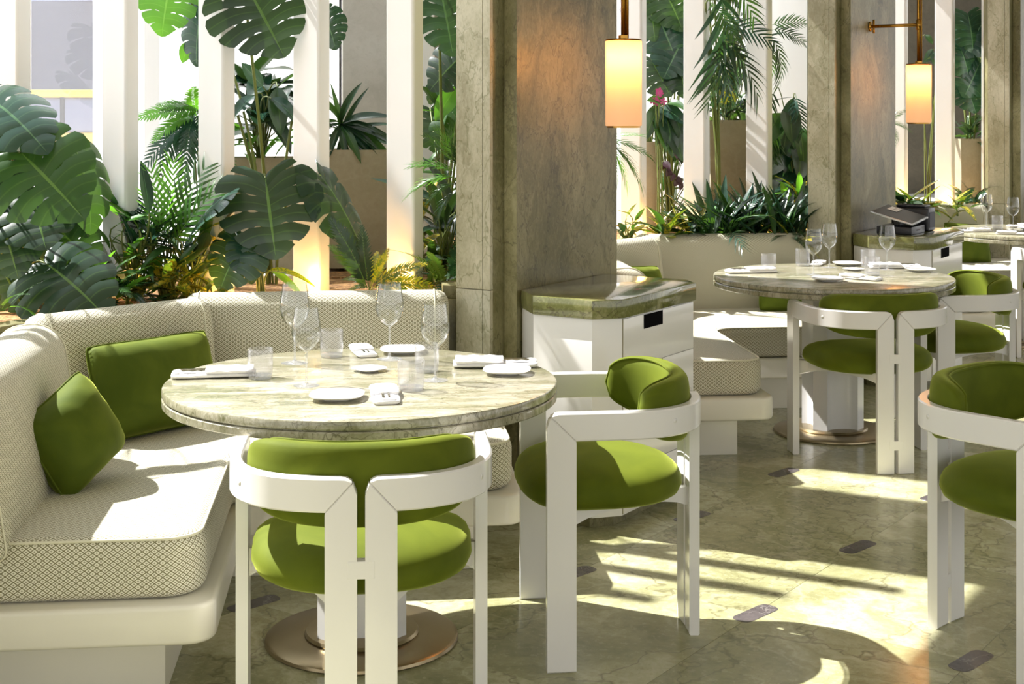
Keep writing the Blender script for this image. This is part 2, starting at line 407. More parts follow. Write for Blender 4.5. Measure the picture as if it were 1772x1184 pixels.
# ------------------------------------------------------------------ floor
fl = struct(box('floor', -7, 16, -4, 18, -.08, -.004, 'joint'))
FB = R(41.3); FE = Vector((math.sin(FB), math.cos(FB), 0)); FM = Vector((math.cos(FB), -math.sin(FB), 0))
def fem(e, m): return FE * e + FM * m
ES, MS, E0, M0 = .82, .655, 3.975, -1.906
slab_me = None; inlay_me = None
def in_view(p, mx=1.2):
    X = p.x * math.cos(YAW) - p.y * math.sin(YAW); Z = p.x * math.sin(YAW) + p.y * math.cos(YAW)
    if Z < 2.4: return False
    px = 886 + X * FPX / Z; return -260 < px < 2050 and Z < 11.5
for i in range(-4, 10):
    for j in range(-7, 9):
        c = fem(E0 + (i + .5) * ES, M0 + (j + .5) * MS)
        if in_view(c) and c.y < 5.9 + c.x * 1.15:
            if slab_me is None:
                o = box('stone_slab', -ES / 2 + .0005, ES / 2 - .0005, -MS / 2 + .0005, MS / 2 - .0005, -.004, 0, 'floor', fl, .0005, 1); slab_me = o.data
            else:
                o = bpy.data.objects.new('stone_slab', slab_me); col.objects.link(o); o.parent = fl
            o.location = c; o.rotation_euler = (0, 0, PI / 2 - FB)
        c = fem(E0 + i * ES, M0 + j * MS)
        if in_view(c) and c.y < 5.3 + c.x * 1.15:
            if inlay_me is None:
                ol = round_poly([(-.098, -.03), (.085, -.036), (.098, .03), (-.085, .036)], .026, 5)
                o = pad('stone_inlay', ol, 0, .0009, .0004, 'inlay', fl, seg=1); inlay_me = o.data
            else:
                o = bpy.data.objects.new('stone_inlay', inlay_me); col.objects.link(o); o.parent = fl
            o.location = c; o.rotation_euler = (0, 0, PI / 2 - R(48))

# ------------------------------------------------------------------ stone columns, ledges, planter beds
def poly_prism(name, pts, z0, z1, mat, parent=None, bev=.0):
    pts = [Vector(p[:2]) for p in pts]
    area = sum(pts[i - 1].x * pts[i].y - pts[i].x * pts[i - 1].y for i in range(len(pts)))
    if area < 0: pts = pts[::-1]
    return pad(name, pts, z0, z1, max(bev, .0005), mat, parent, seg=2 if bev else 1)
COLTOP = 3.1
ordinal = ['first', 'second', 'third', 'fourth']
def column(k):
    off = Vector((PX * k, PY * k, 0))
    root = empty('stone_column', ['green marble column between the nearest two dining bays, behind the nearest sideboard',
                                  'green marble column behind the sideboard with the black machine',
                                  'farthest green marble column at the right edge beside the far table'][k], 'column', en(4.603, -2.97) + off, 0)
    inv = Vector(root.location)
    L = lambda e, n: en(e, n) + off - inv
    # main wide slab facing the sideboard (bearing 39), its strip, the recess, the pale pilaster
    body = [L(4.603, -2.97), L(5.40, -2.97), L(5.40, -3.30), L(4.603, -3.30)]
    e0, n0 = 4.603, -2.97
    poly_prism('front_slab', [L(e0 + .004, n0), L(e0 + .80, n0), L(e0 + .80, n0 - .058), L(e0 + .004, n0 - .058)], 0, COLTOP, 'column', root, .003)
    poly_prism('core', [L(e0 - .07, n0 - .0605), L(e0 + .78, n0 - .0605), L(e0 + .78, n0 - .30), L(e0 + .1, n0 - .30), L(e0 - .0695, n0 - .205)], 0, COLTOP, 'column', root)
    # pilaster: two slabs with an open joint; a lower course and an upper course
    for z0, z1 in ((0, .848), (.8505, COLTOP)):
        poly_prism('pilaster_slab', [L(e0 - .0695, n0 - .062), L(e0 - .071, n0 - .062), L(e0 - .085, n0 - .085), L(e0 - .085, n0 - .062)], z0, z1, 'column', root)
        poly_prism('pilaster_slab', [L(e0 - .09, n0 - .061), L(e0 - .0705, n0 - .061), L(e0 - .0705, n0 - .094), L(e0 - .09, n0 - .094)], z0, z1, 'column_light', root, .002)
        poly_prism('pilaster_slab', [L(e0 - .09, n0 - .0965), L(e0 - .0705, n0 - .0965), L(e0 - .0705, n0 - .218), L(e0 - .09, n0 - .218)], z0, z1, 'column_light', root, .002)
    return root
for k in range(3): column(k)

def ledge(k):
    ox, oy = PX * k, PY * k
    t = empty('planter_wall', ['low green stone ledge wall behind the nearest banquette', 'low green stone ledge wall behind the middle banquette', 'low green stone ledge wall behind the far banquette'][k], 'wall', (ox, oy, 0))
    pts = [(-1.215, 3.35), (-1.215, 5.00), (-.67, 5.60), (.60, 5.60), (.60, 5.70), (-.71, 5.70), (-1.31, 5.04), (-1.31, 3.35)]
    poly_prism('wall_body', pts, 0, .779, 'column', t)
    poly_prism('coping', [(p[0], p[1]) for p in offset_poly(pts, -.004)] if False else pts, .78, .80, 'column', t, .003)
    poly_prism('end_block', [(.315, 5.575), (.60, 5.575), (.60, 5.74), (.315, 5.74)], .8005, .852, 'column', t, .003)
    poly_prism('end_pier', [(.335, 5.56), (.60, 5.56), (.60, 5.5985), (.335, 5.5985)], 0, .8, 'column', t, .002)
    ys = 3.35 if k == 0 else 4.05
    s = poly_prism('planting_soil', [(-1.312, ys), (-1.312, 5.045), (-.715, 5.705), (.33, 5.705), (.93, 6.45), (-2.4, 6.45), (-2.4, ys)], .55, .785, 'soil', t)
    s['kind'] = 'stuff'
    return t
for k in range(3): ledge(k)

# white vertical fins
fin_ol = [Vector((NV.x * p.x + EV.x * p.y, NV.y * p.x + EV.y * p.y)) for p in round_poly([(-.070, -.034), (.070, -.034), (.070, .034), (-.070, .034)], [.004, .012, .006, .004], 4)]
FINS = [(0, -1.345), (0, -.965), (0, -.585), (0, -.205), (0, .175), (1, .835), (1, .455), (1, -.585), (1, -.205), (1, .175), (2, -.965 + .36), (2, -.585 + .36), (2, -.205 + .36)]
FINS = [(0, -1.385), (0, -.965), (0, -.585), (0, -.205), (0, .175), (1, -.965), (1, -.585), (1, -.205), (1, .175), (2, -.205), (2, .175), (2, .555)]
finlabels = ['white vertical fin at the far left edge above the large split leaves', 'second white fin from the left, beside the yellow vehicle', 'white fin left of the hanging split leaf', 'white fin just right of the hanging split leaf',
             'white fin beside the grey concrete wall, nearest left of the first column', 'white fin right behind the first column, mostly hidden by it', 'white fin behind the nearest hanging lamp', 'white fin between the palm and the pink flowers', 'white fin between the palm frond and the second column',
             'white fin just right of the second column behind the far lamp', 'white fin between the far lamp and the silver leaves', 'white fin right behind the third column']
for (k, x), lb in zip(FINS, finlabels):
    o = pad('window_fin', fin_ol, .786, COLTOP, .002, 'white_matt', seg=1); o.data.polygons.foreach_set('use_smooth', [False] * len(o.data.polygons)); o.location = (x + PX * k, 5.87 + PY * k, 0)
    tag(o, lb, 'fin')

CE = [en(-6, -3.9), en(15, -3.9), en(15, 7), en(-6, 7)]
struct(poly_prism('ceiling', CE, 3.101, 3.25, 'white_matt'))
# outside terrace, walls, window, street
plat = struct(poly_prism('ground', [(-9, 6.46), (-.225, 6.46), (-.225, 8.90), (1.955, 8.90), (1.955, 11.34), (10.5, 11.34), (10.5, 24), (-9, 24)], -.05, .80, 'white_matt'))
plat.name = 'trim_1'
def wall(name, x0, x1, y0, y1, z0, z1, mat): return struct(box(name, x0, x1, y0, y1, z0, z1, mat, bev=.004, seg=1))
wwl = struct(poly_prism('wall_white', [(-1.60, 8.75), (-.115, 7.27), (-.105, 7.42), (-1.50, 8.85)], .80, 4.6, 'white_matt'))
wall('wall_concrete', -.10, .44, 7.25, 7.52, .80, 4.6, 'concrete')
wall('trim_2', .27, .36, 7.12, 7.24, .80, 4.6, 'white_matt')
struct(poly_prism('wall_back', [(1.20, 11.10), (3.25, 9.55), (3.30, 9.65), (1.28, 11.2)], .80, 4.6, 'white_matt'))
M['darkwall'] = stone('dark_concrete', srgb(70, 66, 56), srgb(84, 80, 68), srgb(98, 92, 78), srgb(60, 56, 48), .8, .8, .2)
wall('wall_dark', 4.0, 6.6, 12.6, 12.72, .80, 4.6, 'darkwall')
# far window: frame and pane
wf = struct(empty('window_1', 'large white framed street window', 'window', (0, 7.44, 0))); del wf['category']; del wf['label']
for nm, a in (('frame', (-1.10, -1.025, -.03, .03, .80, 4.6)), ('frame', (-2.62, -2.56, -.03, .03, .80, 4.6)), ('frame', (-3.9, -1.10, -.03, .03, .80, .86)), ('frame', (-3.9, -1.1, -.03, .03, 4.5, 4.6)), ('pane', (-2.56, -1.10, -.004, .004, .86, 4.5)), ('pane', (-3.9, -2.62, -.004, .004, .86, 4.5))):
    box(nm, *a, 'pane' if nm == 'pane' else 'white_matt', wf)
# ------------------------------------------------------------------ banquettes
def banquette(k):
    ox, oy = PX * k, PY * k
    t = empty('banquette', ['patterned cream corner banquette at the nearest table, left', 'patterned cream corner banquette at the middle table, behind the first sideboard', 'patterned cream banquette at the far table by the third column'][k], 'banquette', (ox, oy, 0))
    # seat outline, CCW
    S = [(-1.17, 3.71), (-.405, 3.71), (-.405, 4.66), (.50, 4.66), (.50, 5.50), (-.62, 5.50), (-1.17, 4.97)]
    rad = [.02, .10, .12, .11, .02, .02, .02]
    seat = round_poly(S, rad, 7)
    pad('seat_cushion', seat, .28, .44, .035, 'fabric', t, r0=.03)
    ins = offset_poly(seat, .010)
    tube('piping', [(p.x, p.y, .4335) for p in ins], .0042, 'welt', t, 6, closed=True)
    fr = round_poly([(-1.19, 3.665), (-.372, 3.665), (-.372, 4.625), (.53, 4.625), (.53, 5.55), (-.67, 5.55), (-1.19, 5.00)], [.01, .07, .10, .07, .01, .01, .01], 7)
    pad('seat_frame', fr, .178, .279, .012, 'cream', t, r0=.012)
    ba = round_poly([(-1.18, 3.80), (-.51, 3.80), (-.51, 4.76), (.40, 4.76), (.40, 5.53), (-.66, 5.53), (-1.18, 4.98)], .006, 2)
    pad('plinth', ba, 0, .179, .002, 'cream', t, seg=1)
    # backrests: profile (d behind the face, z) extruded along the face line
    prof = round_poly([(.0, .40), (.135, .40), (.205, .84), (.06, .856)], [.03, .02, .06, .075], 7)
    deep = round_poly([(.0, .40), (.22, .40), (.29, .84), (.07, .862)], [.03, .02, .09, .10], 7)
    def back(A, B, r=.05, prof=prof):
        A = Vector(A); B = Vector(B); d = (B - A); L = d.length; d.normalize(); nb = Vector((-d.y, d.x))
        o = pad('backrest', prof, 0, L, r, 'fabric', t, mp=lambda a, b, h: (A.x + d.x * h + nb.x * (a - .07), A.y + d.y * h + nb.y * (a - .07), b), uvswap=True)
        # seams near each end
        for h in (.055, L - .055):
            q = offset_poly(prof, -.0015)
            tube('piping', [(A.x + d.x * h + nb.x * (p.x - .07), A.y + d.y * h + nb.y * (p.x - .07), p.y) for p in q], .0028, 'welt', o, 5, closed=True)
    back((-.95, 3.62), (-.95, 4.71), .06, deep)
    back((-1.075, 4.85), (-.536, 5.307))
    back((-.665, 5.42), (.33, 5.42))
    return t
banquette(0); banquette(1); banquette(2)

# ------------------------------------------------------------------ tables
def pedestal_outline():
    pts = []
    for q in range(4):
        a = PI / 4 + q * PI / 2
        ca, sa = math.cos(a), math.sin(a); tx, ty = -sa, ca
        R1 = .142; hw = .036
        for s in (-1, 1): pts.append(Vector((ca * R1 + tx * hw * s, sa * R1 + ty * hw * s)))
        # concave side to the next corner
        b = a + PI / 4; cb, sb = math.cos(b), math.sin(b)
        a2 = a + PI / 2; e0 = Vector((ca * R1 + tx * hw, sa * R1 + ty * hw)); e1 = Vector((math.cos(a2) * R1 + math.sin(a2) * hw, math.sin(a2) * R1 - math.cos(a2) * hw))
        mid = (e0 + e1) / 2; nrm = Vector((cb, sb)); hl = (e1 - e0).length / 2
        for s in range(1, 9):
            u = -1 + 2 * s / 9; pts.append(mid + (e1 - e0) * (u / 2) - nrm * (.032 * (1 - abs(u) ** 2.6)))
    return pts
def make_table():
    t = empty('dining_table', '', 'table')
    rr = .565
    lathe('tabletop', [(0, .6965), (rr - .012, .6965), (rr - .004, .6975), (rr, .701), (rr, .7185), (rr - .003, .7215), (rr - .010, .7222), (rr - .010, .7252), (rr - .002, .7258), (rr, .729), (rr, .745), (rr - .002, .7485), (rr - .006, .75), (0, .75)], 'table', t, 128, ang=30)
    pad('pedestal', pedestal_outline(), .03, .6965, .002, 'white', t, seg=1)
    lathe('base_plate', [(0, 0), (.276, 0), (.279, .003), (.277, .011), (.268, .015), (.17, .0175), (0, .018)], 'bronze', t, 96)
    lathe('base_disc', [(0, .0175), (.163, .0175), (.165, .022), (.160, .030), (.13, .0335), (0, .035)], 'bronze', t, 72)
    return t
T1, T2, T3 = Vector((0, 4.163, 0)), Vector((2.242, 6.641, 0)), Vector((4.45, 9.08, 0))
tb = make_table(); tb.location = T1; tb['label'] = 'nearest round green marble table, behind the front green chair'
dup(tb, T2, R(3), 'round green marble table in the middle bay, beside the second column')
dup(tb, T3, R(5), 'far round green marble table cut off by the right edge')

# ------------------------------------------------------------------ chairs
HW, YF, YR, ZT, ZB = .30, .255, -.215, .706, .628
def plan_path(off=0.0, n=26, hw=HW, yr=YR, x_end=.009):
    """right side from the front leg round to the back centre; returns points and outward normals"""
    pts = [Vector((hw, YF - i * .06)) for i in range(4)]
    y0 = .06; ex = 2.5
    for k in range(n + 1):
        th = PI / 2 * k / n
        x = hw * max(0, math.cos(th)) ** (2 / ex); y = y0 - (y0 - yr) * max(0, math.sin(th)) ** (2 / ex)
        if x < x_end: x = x_end; pts.append(Vector((x, yr))); break
        pts.append(Vector((x, y)))
    # resample by arc length
    out = [pts[0]]
    for p in pts[1:]:
        if (p - out[-1]).length > 1e-4: out.append(p)
    return out
def resample(pts, ss):
    cum = [0]
    for a, b in zip(pts, pts[1:]): cum.append(cum[-1] + (b - a).length)
    res = []
    for s in ss:
        s = max(0, min(cum[-1], s)); i = 0
        while i < len(cum) - 2 and cum[i + 1] < s: i += 1
        f = (s - cum[i]) / max(1e-9, cum[i + 1] - cum[i]); res.append(pts[i].lerp(pts[i + 1], f))
    return res, cum[-1]
def bent(name, S, zlo, zhi, side, thick, mat, parent, path, bev=.004):
    """board bent round the plan path: S samples, zlo(s), zhi(s); thick centred on path"""
    P, L = resample(path, S); verts = []; faces = []
    for i, s in enumerate(S):
        a = resample(path, [s - .004])[0][0]; b = resample(path, [s + .004])[0][0]; d = (b - a)
        d.normalize(); nrm = Vector((-d.y, d.x))
        lo, hi = zlo(s), zhi(s); bev = min(.004, (hi - lo) / 2.6)
        for (o, z) in ((thick / 2 - bev, lo), (thick / 2, lo + bev), (thick / 2, hi - bev), (thick / 2 - bev, hi), (-thick / 2 + bev, hi), (-thick / 2, hi - bev), (-thick / 2, lo + bev), (-thick / 2 + bev, lo)):
            q = P[i] + nrm * o; verts.append((q.x * side, q.y, z))
    n = len(S)
    for i in range(n - 1):
        for k in range(8):
            j = (k + 1) % 8; faces.append((i * 8 + k, i * 8 + j, (i + 1) * 8 + j, (i + 1) * 8 + k))
    faces += [tuple(range(8)), tuple((n - 1) * 8 + k for k in range(8))[::-1]]
    o = mobj(name, verts, faces, mat, parent); recalc(o)
    return sharp(o, 32)
def make_chair():
    t = empty('dining_chair', '', 'chair')
    path = plan_path(); _, L = resample(path, [0])
    wf, wr, rc = .080, .070, .035
    def rnd(s):
        z = ZT
        for q in (s, L - s):
            if q < rc: z = min(z, ZT - rc + math.sqrt(max(0, rc * rc - (rc - q) ** 2)))
        return z
    def mitre(s):
        z = ZB
        if s < wf: z = max(z, ZT - s * (ZT - ZB) / wf)
        if L - s < wr: z = max(z, ZT - (L - s) * (ZT - ZB) / wr)
        return z
    for side in (1, -1):
        c0 = rc * .32
        S = [c0, .02, .03, .045, .06, wf] + [wf + (L - wf - wr) * k / 30 for k in range(1, 30)] + [L - wr, L - .055, L - .04, L - .025, L - .018, L - c0]
        bent('armrest', S, lambda s: mitre(s) + .0004, lambda s: max(rnd(s), mitre(s) + .0012), side, .030, 'white', t, path)
        bent('leg', [0, .006, .012, .02, .035, .05, .065, wf], lambda s: 0.0, lambda s: min(rnd(s), mitre(s)) - .0004, side, .030, 'white', t, path)
        bent('leg', [L - wr, L - .055, L - .04, L - .025, L - .015, L - .008, L], lambda s: 0.0, lambda s: min(rnd(s), mitre(s)) - .0004, side, .030, 'white', t, path)
    for z in (.500, .125):
        box('connector', -.030, .030, YR - .0154, YR + .012, z - .020, z + .020, 'white', t, .001, 1)
    # seat frame: front rail with flared ends, side rails
    def rail(pts2, name):
        pass
    X = [-.284, -.25, -.20, -.12, 0, .12, .20, .25, .284]
    def arch(x): return .402 - .045 * (abs(x) / .284) ** 5
    v = []; f = []
    for x in X:
        for y in (.200, .228):
            v += [(x, y, arch(x)), (x, y, .428)]
    for i in range(len(X) - 1):
        a = i * 4; b = a + 4
        f += [(a, a + 1, b + 1, b), (a + 2, b + 2, b + 3, a + 3), (a + 1, a + 3, b + 3, b + 1), (a, b, b + 2, a + 2)]
    f += [(0, 2, 3, 1), (len(X) * 4 - 4, len(X) * 4 - 3, len(X) * 4 - 1, len(X) * 4 - 2)]
    recalc(mobj('front_rail', v, f, 'white', t))
    for side in (1, -1):
        v = []; f = []; N = 10
        for k in range(N + 1):
            u = k / N; x = .283 - .245 * u ** .7; y = .215 - .42 * u
            lo = .40 - .04 * (1 - u) ** 6 - .03 * u ** 8
            for dx in (-.013, .013): v += [((x + dx) * side, y, lo), ((x + dx) * side, y, .428)]
        for i in range(N):
            a = i * 4; b = a + 4
            f += [(a, a + 1, b + 1, b), (a + 2, b + 2, b + 3, a + 3), (a + 1, a + 3, b + 3, b + 1), (a, b, b + 2, a + 2)]
        f += [(0, 2, 3, 1), (N * 4, N * 4 + 1, N * 4 + 3, N * 4 + 2)]
        recalc(mobj('side_rail', v, f, 'white', t))
    # seat: rounded D, domed
    n = 56; rings = [(.80, .418), (.90, .421), (.965, .432), (1.0, .452), (.995, .47), (.965, .488), (.90, .503), (.78, .516), (.6, .526), (.38, .532), (.15, .534)]
    def dshape(th):
        c, s = math.cos(th), math.sin(th); ex = 3.0 if s > 0 else 2.35
        rx, ry = .268, (.205 if s > 0 else .275)
        x = math.copysign(abs(c) ** (2 / ex), c) * rx; y = math.copysign(abs(s) ** (2 / ex), s) * ry
        return x * (1 + .06 * (y > 0) * y / .2), y + .095
    v = []; f = []
    for q, z in rings:
        for k in range(n):
            x, y = dshape(2 * PI * k / n); v.append((x * q, (y - .08) * q + .08, z - .012 * max(0, (y - .2)) / .1 * q * (z > .44)))
    for i in range(len(rings) - 1):
        for k in range(n):
            j = (k + 1) % n; f.append((i * n + k, i * n + j, (i + 1) * n + j, (i + 1) * n + k))
    f += [tuple(range(n))[::-1], tuple((len(rings) - 1) * n + k for k in range(n))]
    recalc(mobj('seat', v, f, 'velvet', t, smooth=True))
    # backrest pad bent inside the band
    ip = plan_path(hw=HW - .046, yr=YR + .046, x_end=0.0); _, IL = resample(ip, [0])
    full = [Vector((p.x, p.y)) for p in ip] + [Vector((-p.x, p.y)) for p in ip[::-1][1:]]
    _, FL = resample(full, [0]); s0 = .265; s1 = FL - s0; NS, NZ = 44, 10
    def pframe(s):
        p = resample(full, [s])[0][0]; a = resample(full, [s - .01])[0][0]; b = resample(full, [s + .01])[0][0]; d = (b - a).normalized()
        return p, Vector((-d.y, d.x))      # outward normal
    zc_top, zc_bot = .778, .585
    v = []; f = []; prow = []
    for i in range(NS + 1):
        u = -1 + 2 * i / NS; s = (s0 + s1) / 2 + u * (s1 - s0) / 2
        e = max(0, 1 - abs(u) ** 5) ** .36
        ztop = .690 + (.088 - .006 * (1 - u * u)) * e; zbot = .678 - .098 * e * (1 - .30 * u * u)
        p, nrm = pframe(s); th = .030 * (e ** .5) + .002
        ring = []
        for k in range(2 * NZ):
            a = 2 * PI * k / (2 * NZ); ca, sa = math.cos(a), math.sin(a)
            oz = math.copysign(abs(sa) ** .6, sa); oo = math.copysign(abs(ca) ** .55, ca)
            z = (ztop + zbot) / 2 + oz * (ztop - zbot) / 2
            q = p + nrm * (oo * th); v.append((q.x, q.y, z))
        # piping on the inner rim
        prow.append((p + nrm * (-th * .78), ztop, zbot))
    m = 2 * NZ
    for i in range(NS):
        for k in range(m):
            j = (k + 1) % m; f.append((i * m + k, i * m + j, (i + 1) * m + j, (i + 1) * m + k))
    f += [tuple(range(m)), tuple(NS * m + k for k in range(m))]
    bk = recalc(mobj('backrest', v, f, 'velvet', t, smooth=True))
    ring = [(p.x, p.y, zt - .004) for p, zt, zb in prow] + [(p.x, p.y, zb + .004) for p, zt, zb in prow[::-1]]
    tube('piping', ring, .0032, 'velvet', bk, 6, closed=True)
    # small round screw cover on the outer band
    for side in (1, -1):
        p, nn = resample(path, [.36])[0][0], None
        a = resample(path, [.35])[0][0]; b = resample(path, [.37])[0][0]; d = (b - a).normalized(); nrm = Vector((-d.y, d.x))
        q = p + nrm * .015
        tube('screw_cap', [(q.x * side, q.y, .672), ((q.x + nrm.x * .0007) * side, q.y + nrm.y * .0007, .672)], .007, 'white', t, 12)
    return t
ch = make_chair()
def put_chair(src, x, y, b, label):
    if src is None: ch.location = (x, y, 0); ch.rotation_euler = (0, 0, -R(b)); ch['label'] = label; o = ch
    else: o = dup(src, (x, y, 0), -R(b), label)
    if y > 5: o.scale = (1, 1, .974)
    o['group'] = 'white framed olive velvet chairs'
    return o
put_chair(None, .000, 3.435, .5, 'white framed olive velvet chair in front, its back to the viewer, at the nearest table')
put_chair(ch, .752, 4.159, -90.6, 'white framed olive velvet chair right of the nearest table, facing left')
put_chair(ch, 2.236, 6.05, -1.6, 'white framed olive velvet chair at the middle table, its back to the viewer')
put_chair(ch, 2.882, 6.615, -90, 'white framed olive velvet chair right of the middle table, behind the others')
put_chair(ch, 1.865, 3.94, 143, 'white framed olive velvet chair at the right edge in the foreground, cut off')
put_chair(ch, 4.40, 8.395, -2, 'white framed olive velvet chair at the far table, only its white side in view')

# ------------------------------------------------------------------ sideboards
def sideboard(k):
    off = Vector((PX * k, PY * k, 0)); org = en(4.9, -2.73) + off
    t = empty('sideboard', ['cream sideboard with thick green marble top against the first column', 'cream sideboard under the black machine, green marble top, by the second column'][k], 'sideboard', org)
    def L(lst): return [(en(e, n) - en(4.9, -2.73)) for e, n in lst]
    top = [(4.50, -2.575), (4.595, -2.495), (5.195, -2.495), (5.285, -2.575), (5.285, -2.965), (4.63, -2.965), (4.50, -2.83)]
    body = [(4.512, -2.583), (4.60, -2.508), (5.190, -2.508), (5.273, -2.583), (5.273, -2.964), (4.637, -2.964), (4.512, -2.835)]
    pl = [(4.56, -2.62), (4.63, -2.56), (5.16, -2.56), (5.23, -2.62), (5.23, -2.963), (4.66, -2.963), (4.56, -2.86)]
    poly_prism('worktop', L(top), .775, .845, 'cab_top', t, .004)
    poly_prism('carcass', L(body), .05, .774, 'white', t, .002)
    poly_prism('plinth', L(pl), 0, .05, 'column', t)
    # thin shadow gap lines at panel joints and drawers on the long face
    zs = [.7715, .585, .398, .211, .055]
    for a, b in zip(zs, zs[1:]):
        dr = poly_prism('drawer', L([(4.606, -2.5075), (4.606, -2.502), (5.184, -2.502), (5.184, -2.5075)]), b + .002, a - .001, 'white', t, .001)
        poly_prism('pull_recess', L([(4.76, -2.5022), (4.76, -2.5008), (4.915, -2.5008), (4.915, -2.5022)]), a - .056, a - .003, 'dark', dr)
    poly_prism('panel_joint', L([(4.6035, -2.5077), (4.6035, -2.5055), (4.6055, -2.5055), (4.6055, -2.5077)]), .055, .772, 'pot', t)
    return t
sideboard(0); sideboard(1)

# ------------------------------------------------------------------ wall lamps
def lamp(k):
    off = Vector((PX * k, PY * k, 0)); A = en(4.93, -2.97, 2.04) + off; P = A + NV * .29; P.z = 0
    t = empty('wall_lamp', ['glowing opal cylinder lamp on a brass rod beside the first column', 'glowing opal cylinder lamp on a brass bracket beside the second column'][k], 'lamp', P)
    a = A - P
    lathe('shade', [(.0690, 1.475), (.0715, 1.478), (.0715, 1.806), (.0690, 1.809), (.0665, 1.806), (.0665, 1.478), (.0690, 1.475)], 'opal', t, 48)
    lathe('top_cap', [(.0, 1.803), (.064, 1.803), (.070, 1.8095), (.071, 1.813), (.068, 1.8155), (.02, 1.817), (.02, 1.83), (.0, 1.83)], 'brass', t, 40)
    lathe('bottom_ring', [(.062, 1.468), (.066, 1.468), (.066, 1.476), (.062, 1.476), (.062, 1.468)], 'brass', t, 40)
    tube('rod', [(0, 0, 1.82), (0, 0, 3.1)], .0105, 'brass', t, 14)
    tube('inner_rod', [(.013, -.01, 1.82), (.013, -.01, 3.1)], .0055, 'brass', t, 10)
    tube('bracket_arm', [Vector((0, 0, 2.04)), Vector((a.x, a.y, 2.04))], .0095, 'brass', t, 12)
    tube('wall_rose', [Vector((a.x, a.y, 2.04)) + NV * .0005, Vector((a.x, a.y, 2.04)) + NV * .012], .03, 'brass', t, 24)
    tube('knuckle', [Vector((a.x, a.y, 2.0)) + NV * .024, Vector((a.x, a.y, 2.08)) + NV * .024], .007, 'brass', t, 12)
    tube('joint_ring', [(0, 0, 2.01), (0, 0, 2.07)], .0145, 'brass', t, 14)
    l = bpy.data.lights.new('bulb', 'POINT'); l.energy = 26; l.color = (1, .56, .24); l.shadow_soft_size = .04; l.specular_factor = .25
    lo = bpy.data.objects.new('bulb', l); col.objects.link(lo); lo.parent = t; lo.location = (0, 0, 1.745)
    return t
lamp(0); lamp(1)

# ------------------------------------------------------------------ cushions
def pillow(name, w_, h_, th, loc, nx, label, roll=0, tilt=0, pinch=.06):
    N = 22; v = []; f = []
    for side in (1, -1):
        for j in range(N + 1):
            for i in range(N + 1):
                u = -1 + 2 * i / N; q = -1 + 2 * j / N
                t = ((1 - abs(u) ** 2.6) * (1 - abs(q) ** 2.6)) ** .5
                t *= 1 + (.07 * math.sin(11 * u + 5 * q) + .05 * math.sin(4 * u - 13 * q)) * (1 - t)
                x = u * (1 - pinch * (1 - q * q)) * w_ / 2; y = q * (1 - pinch * (1 - u * u)) * h_ / 2
                cc = 1 - .07 * (u * q) ** 4; v.append((x * cc, side * t * th / 2, y * cc))
    m = (N + 1) ** 2
    for s in (0, 1):
        for j in range(N):
            for i in range(N):
                a = s * m + j * (N + 1) + i; f.append((a, a + 1, a + N + 2, a + N + 1))
    o = mobj(name, v, f, 'pillow', smooth=True)
    bm = bmesh.new(); bm.from_mesh(o.data); bmesh.ops.remove_doubles(bm, verts=bm.verts, dist=1e-5); bmesh.ops.recalc_face_normals(bm, faces=bm.faces); bm.to_mesh(o.data); bm.free()
    edge = []
    for k in range(4 * N):
        s, r = divmod(k, N); u = -1 + 2 * r / N
        uu, qq = [(u, -1), (1, u), (-u, 1), (-1, -u)][s]
        cc = 1 - .07 * (uu * qq) ** 4; edge.append((uu * (1 - pinch * (1 - qq * qq)) * w_ / 2 * cc, 0, qq * (1 - pinch * (1 - uu * uu)) * h_ / 2 * cc))
    tube('piping', edge, .0035, 'pillow', o, 6, closed=True)
    # front normal is -Y locally; nx = bearing of the front normal
    o.rotation_mode = 'XYZ'
    Mx = Matrix.Translation(loc) @ Matrix.Rotation(PI - R(nx), 4, 'Z') @ Matrix.Rotation(-R(tilt), 4, 'X') @ Matrix.Rotation(R(roll), 4, 'Y')
    o.matrix_world = Mx
    return tag(o, label, 'cushion')
pillow('scatter_cushion', .52, .33, .18, Vector((-.70, 4.97, .60)), 135, 'large oblong green velvet cushion in the corner of the nearest banquette', 0, 17)
pillow('scatter_cushion', .30, .28, .19, Vector((-.835, 4.26, .585)), 126, 'small square green velvet cushion at the left of the nearest banquette', -25, 18)
pillow('scatter_cushion', .36, .30, .12, Vector((-.70 + PX, 4.97 + PY, .58)), 135, 'green velvet cushion in the far corner of the middle banquette, behind the first sideboard', 4, 17)
pillow('scatter_cushion', .36, .24, .11, Vector((2.35, 7.70, .545)), 176, 'green velvet cushion below the rim of the middle table', 4, 17)
pillow('scatter_cushion', .36, .30, .12, Vector((4.42, 10.07, .58)), 176, 'green cushion behind the far table', 4, 17)

